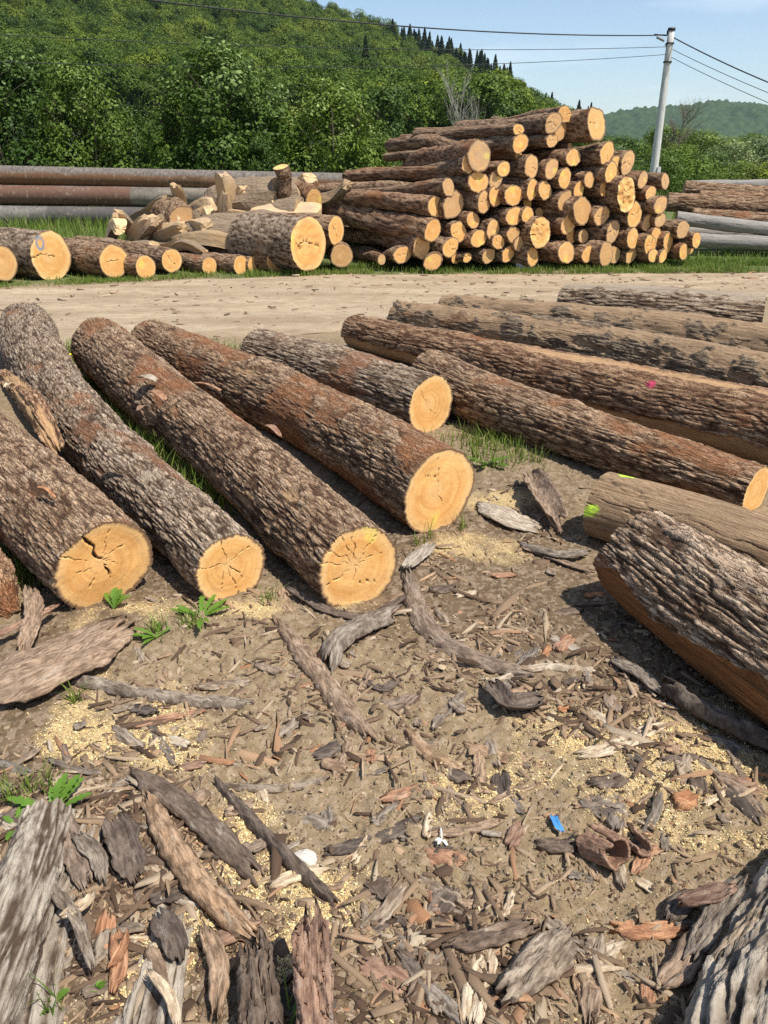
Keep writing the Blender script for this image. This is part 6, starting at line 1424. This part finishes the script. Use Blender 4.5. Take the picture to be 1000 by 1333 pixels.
FW = [ # px, py, y, length, radius, direction, a1, spin, label
 (185, 300, 14.6, .9, .26, (.5, -.5, .5), 100, 200, 'split billet leaning at the left end of the firewood heap'),
 (208, 284, 14.9, 1.0, .26, (.8, -.4, .35), 110, 160, 'pale split billet lying second from the left of the heap'),
 (172, 290, 14.8, .7, .22, (-.3, -.6, .6), 90, 240, 'small split wedge sticking up at the left end of the heap'),
 (236, 300, 14.4, 1.1, .22, (.9, -.3, .0), 100, 90, 'whitish split billet lying level in front of the sawn round'),
 (212, 310, 14.0, .8, .2, (.8, -.5, .1), 90, 40, 'low split billet on the grass at the left of the heap'),
 (262, 270, 15.2, .9, .26, (.6, -.6, .3), 100, 150, 'yellowish split billet behind the sawn round'),
 (290, 262, 15.0, 1.0, .24, (.15, -.3, .95), 80, 30, 'split slab standing on end in the middle of the heap'),
 (283, 285, 14.6, 1.0, .14, (.35, -.2, .9), 70, 200, 'narrow split stake leaning before the standing slab'),
 (318, 252, 15.4, 1.3, .36, (.85, -.35, .12), 180, 20, 'large half log lying bark up at the top of the heap'),
 (300, 270, 15.0, 1.0, .22, (.9, -.3, -.15), 90, 100, 'split billet lying under the standing slab'),
 (340, 250, 15.6, 1.6, .4, (.9, -.3, .05), 180, 10, 'broad bark covered half log left of the upright block'),
 (350, 264, 15.0, 1.2, .26, (.8, -.5, .05), 150, 60, 'dark billet tucked under the broad half log'),
 (335, 298, 14.0, 2.2, .42, (.9, -.35, .0), 160, 30, 'rotten pale half log lying behind the huge pale butt'),
 (430, 243, 15.2, .9, .2, (.6, -.7, .25), 110, 130, 'split wedge pointing up right of the heart shaped round'),
 (200, 268, 15.6, 1.0, .26, (.7, -.5, .3), 100, 70, 'tilted billet high at the left of the heap'),
 (256, 292, 14.3, .9, .24, (.5, -.8, .1), 90, 170, 'pale billet end on, right of the sawn round'),
 (310, 282, 14.4, 1.3, .3, (.95, -.3, .05), 120, 110, 'long split piece behind the rotten half log'),
 (372, 276, 14.6, 1.2, .3, (.9, -.4, .0), 130, 50, 'split piece between the heart shaped round and the huge butt'),
 (392, 244, 15.6, .8, .24, (.4, -.6, .5), 100, 100, 'billet resting behind the hollow topped round'),
 (150, 300, 14.4, .6, .18, (.5, -.7, .3), 100, 30, 'outlying billet at the far left foot of the heap'),
 (228, 262, 15.4, .8, .16, (.2, -.5, .8), 80, 60, 'thin shard pointing up above the sawn round'),
 (268, 310, 13.7, 1.0, .2, (.95, -.2, .0), 100, 90, 'flat billet at the front foot of the heap'),
 (170, 312, 14.0, .9, .22, (.9, -.4, .0), 100, 100, 'long pale billet lying at the left foot of the heap'),
 (196, 296, 14.5, .8, .2, (.4, -.7, .4), 95, 20, 'short thick billet in the thick of the left heap'),
 (222, 296, 14.2, .7, .2, (.7, -.6, .2), 100, 140, 'stubby billet under the sawn round'),
 (288, 300, 13.9, .9, .22, (.8, -.5, .1), 110, 80, 'split billet just left of the huge pale butt'),
 (305, 262, 15.3, .9, .22, (.5, -.5, .5), 95, 60, 'rough billet between standing slab and half log'),
 (268, 284, 14.7, .8, .18, (.3, -.7, .5), 90, 110, 'orange billet leaning on the standing slab'),
 (245, 322, 13.6, .6, .16, (.9, -.3, .0), 120, 20, 'small scrap billet behind the row of log ends'),
]
for k, (px, py, y, Ln, r0, d, a1, sp, lab) in enumerate(FW): split_piece('firewood', lab, at_y(px, py + 7, y), Ln * 1.15, r0 * 1.2, d, 60 + k, 0, a1, sp)
def round_log(px, py, rpx, y, Ln, d, lab, v, grp='sawn rounds on the firewood heap'):
    c = at_y(px, py, y); return stack_log(c, d, rpx * depth(c) / F, Ln, v, lab, 'sawn_round', 1.0, grp)
round_log(366, 217, 11, 14.9, .62, (-.12, -.25, .96), 'short block of log standing on end on top of the firewood heap', 4)
round_log(236, 284, 16, 14.6, .7, (.6, -.75, -.1), 'grey barked round with a dull face in the left of the heap', 8)
round_log(378, 258, 14, 15.2, .6, (.1, -.95, -.1), 'hollow topped round just right of the upright block', 7)
round_log(409, 260, 14, 15.0, .6, (.55, -.8, -.15), 'heart shaped round at the right of the heap', 6)
round_log(440, 250, 6, 16, 1.2, (.5, -.85, 0), 'small bright log end peeping over the heap at right', 3)
# long logs lying behind, between heap and stack
for (x0, y0, x1, y1, rp, yw, lab, mt) in [(560, 243, 400, 250, 10, 17.0, 'long log behind the heap running under the pipe end', 'bark'), (520, 256, 395, 262, 9, 16.6, 'reddish scuffed log right of the heap', 'bark_red'), (560, 238, 455, 236, 8, 18.0, 'thin log emerging past the end of the top pipe', 'bark_red')]:
    a = at_y(x0, y0, yw); b = at_y(x1, y1, yw + .8); rr_ = rp * depth(b) / F
    big_log('long_log', lab, 'log', [a, (a + b) / 2, b], [rr_] * 3, int(x0 + y0), mt, nth=60, res=1.4, cell=.04, face_res=8, group='long logs between heap and stack', lump=.08)
# ---------------------------------------------------------------- grass and weeds
g = NG('grass_blades'); t = g.attr('tn'); cl = g.ramp(t, [(0, (.06, .11, .016)), (.4, (.14, .22, .03)), (.68, (.23, .29, .055)), (.82, (.28, .27, .10)), (1.0, (.48, .40, .24))])
tr = g.t.nodes.new('ShaderNodeBsdfTranslucent'); g.l(cl, tr.inputs[0]); g.l(cl, g.b.inputs['Base Color']); g.b.inputs['Roughness'].default_value = .5; ms = g.t.nodes.new('ShaderNodeMixShader'); ms.inputs[0].default_value = .35
g.l(g.b.outputs[0], ms.inputs[1]); g.l(tr.outputs[0], ms.inputs[2]); g.l(ms.outputs[0], g.out.inputs[0]); M['grass'] = g.m
def blades(xy, h, w, seed, z=None, lean=.5):
    r = np.random.RandomState(seed); n = len(xy); h = h * r.uniform(.45, 1.25, n); w = w * r.uniform(.7, 1.3, n); a = r.uniform(0, 6.28, n); b = a + r.normal(0, .5, n) + 1.57; ln = r.uniform(.1, 1, n) * lean
    z0 = (gz_low(xy[:, 0], xy[:, 1]) if z is None else z) - .004; V = []
    for t_, ws in ((0, 1), (.4, .85), (.75, .5), (1, .04)):
        cx = xy[:, 0] + np.cos(a) * ln * h * t_ ** 2; cy = xy[:, 1] + np.sin(a) * ln * h * t_ ** 2; cz = z0 + h * (t_ - .25 * ln * t_ ** 2)
        for s in (-1, 1): V.append(np.column_stack([cx + np.cos(b) * w * ws * s / 2, cy + np.sin(b) * w * ws * s / 2, cz]))
    V = np.stack(V, 1); base_ = (np.arange(n) * 8)[:, None, None]; f = (base_ + np.array([[0, 1, 3, 2], [2, 3, 5, 4], [4, 5, 7, 6]])[None]).reshape(-1, 4)
    return V.reshape(-1, 3), f, np.repeat(np.clip(r.beta(2, 2.6, n) + .02, 0, 1), 8)
def grass(name, label, xy, h, w, seed, lean=.5, hs=None):
    v, f, t = blades(xy, h if hs is None else hs, w, seed, None, lean); tag(link(name, mesh_np(name, v, f, [M['grass']], dict(tn=t), False)), label, None, None, 'stuff')
r = np.random.RandomState(91)
def band(n, x0, x1, ylo, yhi, noise=1.2, thr=-.1, seed=0):
    out = []
    while sum(map(len, out)) < n:
        x = r.uniform(x0, x1, n); y = r.uniform(0, 1, n); rn, rf = road_band(x); lo = ylo(x, rf); y = lo + (yhi(x, rf) - lo) * y ** 1.2
        k = fbm(P3(x, y) * noise, 3, 14 + seed) > thr + .25 * r.normal(size=n); out.append(np.column_stack([x[k], y[k]]))
    return np.vstack(out)[:n]
xy = band(15000, -2.2, 7.5, lambda x, f: f + .05, lambda x, f: f + 1.7, 2.2, .0); grass('verge_grass', 'bright short grass on the verge at the foot of the big stack', xy, .10, .010, 3)
xy = band(6000, -8, -1.5, lambda x, f: f + .1, lambda x, f: f + 1.2, 1.6, .12, 2); grass('sparse_grass', 'sparse grass between the log ends across the road at left', xy, .07, .009, 4)
xy = band(14000, -12, 1.0, lambda x, f: f + 2.5, lambda x, f: 0 * x + 23.5, .5, -.5); grass('tall_grass', 'tall meadow grass between the left logs and the pipes', xy, .42, .016, 5)
xy = band(9000, 3, 12, lambda x, f: f + 1.0, lambda x, f: 0 * x + 16, .6, -.3); grass('meadow_grass', 'grass in front of the stack at the right edge', xy, .14, .014, 6)
xy = np.column_stack([r.uniform(-30, 40, 9000), r.uniform(23.8, 60, 9000)]); grass('far_grass', 'rough grass under the shrubs and beyond the pipes', xy, .5, .05, 7)
def tuft(cs, n, h, w, seed, name, label, sp):
    q = []
    for (px, py, k) in cs:
        c = at_z(px, py)[:2]; m = max(3, int(n * k)); q.append(c + r.normal(0, sp, (m, 2)) * np.sqrt(k))
    xy = np.vstack(q); grass(name, label, xy, h, w, seed, .8)
tuft([(100, 478, 1), (118, 505, 1), (142, 532, 1), (165, 556, 1), (190, 580, .8), (225, 605, .7), (245, 625, .6), (290, 650, .7), (270, 640, .5), (95, 462, .8), (205, 592, .6)], 200, .15, .007, 11, 'gap_grass', 'grass growing in the gaps between the left foreground logs', .11)
tuft([(610, 572, 1), (640, 578, 1), (668, 590, .7), (625, 600, .6), (690, 605, .4), (655, 612, .4)], 130, .10, .006, 12, 'gap_grass', 'grass tuft between the smooth faced short log and the long ridged log', .10)
tuft([(285, 462, 1), (262, 458, .6), (300, 470, .5)], 260, .14, .008, 13, 'gap_grass', 'grass behind the far ends of the middle logs by the road', .14)
tuft([(20, 745, .8), (35, 760, .6), (5, 720, .8)], 150, .12, .005, 14, 'gap_grass', 'grass under the flank of the leftmost log', .06)
tuft([(250, 820, .5), (205, 830, .4), (98, 915, .2), (60, 1030, .3), (20, 1040, .4), (380, 1320, .12), (70, 1310, .2), (545, 712, .2), (600, 690, .2), (350, 790, .2), (560, 700, .15)], 90, .09, .0045, 15, 'stray_grass', 'stray grass blades poking through the bark litter', .035)
g = NG('weed_leaf'); nn = g.noise(g.obj(), 40, 3, .5); cl = g.mix(nn, (.08, .17, .02), (.17, .30, .045)); tr = g.t.nodes.new('ShaderNodeBsdfTranslucent'); g.l(cl, tr.inputs[0]); g.l(cl, g.b.inputs['Base Color']); g.b.inputs['Roughness'].default_value = .42; ms = g.t.nodes.new('ShaderNodeMixShader'); ms.inputs[0].default_value = .3
g.l(g.b.outputs[0], ms.inputs[1]); g.l(tr.outputs[0], ms.inputs[2]); g.l(ms.outputs[0], g.out.inputs[0]); M['weed'] = g.m
def weed(px, py, n, Ln, label, seed, up=.5, wid=.28, a0=None):
    n = int(n * 1.5); wid *= .72
    rr_ = np.random.RandomState(seed); p = at_z(px, py); o = empty('weed', (p[0], p[1], float(gz_low(p[:1], p[1:2])[0]))); tag(o, label, 'weed')
    for k in range(n):
        a = rr_.uniform(0, 6.28) if a0 is None else R(a0[k % len(a0)]); L_ = Ln * rr_.uniform(.6, 1.15); m = 26; t = np.linspace(0, 1, m)
        tooth = .32 + .68 * ((t * 6.5) % 1) ; w = L_ * wid * .5 * np.sin(np.pi * np.clip(t ** 1.4 * .93 + .04, 0, 1)) * tooth + .002; el = up * rr_.uniform(.6, 1.4)
        x = L_ * (t * math.cos(el) ); z = L_ * (t * math.sin(el) - .45 * t ** 2 * math.sin(el)) + .004; V = []
        for s, zz2 in ((-1, .25), (0, 0), (1, .25)): V.append(np.column_stack([x, s * w, z + w * zz2 * abs(s)]))
        V = np.stack(V, 1).reshape(-1, 3); c, s = math.cos(a), math.sin(a); V = np.column_stack([V[:, 0] * c - V[:, 1] * s, V[:, 0] * s + V[:, 1] * c, V[:, 2]])
        link('leaf', mesh_np('leaf', V, grid_faces(m, 3), [M['weed']]), o)
    return o
weed(150, 800, 4, .15, 'dandelion leaves standing in front of the split left log face', 1, 1.0, .4, (95, 60, 130, 20)); weed(262, 812, 8, .15, 'dandelion rosette in front of the star cracked log face', 2, .5, .26)
weed(205, 838, 6, .10, 'small toothed weed left of the larger rosette', 3, .6); weed(70, 1062, 5, .13, 'dandelion leaves among the litter near the left edge', 4, .8, .3, (60, 80, 20, 170, 110)); weed(22, 1078, 4, .08, 'little green leaves at the left edge by the pale limb', 5, .6, .4)
weed(632, 610, 6, .16, 'broad leaved weed in the grass right of the notched log face', 6, .6, .4); weed(66, 1310, 3, .06, 'tiny weed sprout at the lower left corner', 7, .9, .5); weed(135, 1292, 2, .05, 'tiny green shoot on the sawdust at lower left', 8, 1.2, .5); weed(246, 600, 5, .22, 'leafy shoot standing between the second and middle logs', 9, 1.2, .35)
weed(378, 1335, 3, .12, 'thin bladed sprout at the bottom edge by the red stake', 10, .8, .10)
g = NG('dandelion_yellow'); M['yel'] = g.fin((.85, .62, .02), .6)
def flower(px, py, z, label):
    p = at_z(px, py, z); o = empty('dandelion_flower', (p[0], p[1], 0)); tag(o, label, 'flower', 'dandelions in the grass')
    lathe('stem', [(.003, 0), (.0025, z)], 'weed', o, seg=6); lathe('head', [(.002, z - .004), (.016, z), (.018, z + .006), (.010, z + .012), (.0005, z + .013)], 'yel', o, seg=12)
for k, (px, py, z, lb) in enumerate([(91, 462, .16, 'yellow dandelion highest in the grass beside the second log'), (96, 487, .15, 'yellow dandelion below the highest one'), (104, 497, .14, 'yellow dandelion lowest of the cluster in the gap'), (97, 496, .13, 'yellow dandelion touching the lowest one'), (493, 543, .30, 'pale bud standing before the short log')]): flower(px, py, z, lb)
# ---------------------------------------------------------------- thin spring haze: one closed box round everything
b = bmesh.new(); bmesh.ops.create_cube(b, size=1)
for v in b.verts: v.co = (v.co.x * 8100, v.co.y * 5500 + 1800, v.co.z * 302 + 147)
me = bpy.data.meshes.new('haze'); b.to_mesh(me); b.free()
hm = bpy.data.materials.new('haze'); hm.use_nodes = True; t = hm.node_tree; t.nodes.clear(); pv_ = t.nodes.new('ShaderNodeVolumePrincipled'); ot = t.nodes.new('ShaderNodeOutputMaterial')
pv_.inputs['Color'].default_value = (.72, .86, 1, 1); pv_.inputs['Density'].default_value = .00007; pv_.inputs['Anisotropy'].default_value = .2
t.links.new(pv_.outputs[0], ot.inputs['Volume']); me.materials.append(hm); tag(link('haze', me), 'thin pale haze in the air over the yard and valley', None, None, 'stuff')
bad = [(o.name, o['label']) for o in bpy.data.objects if o.get('label') and not (4 <= len(o['label'].split()) <= 16)]
print('LABELS', bad)
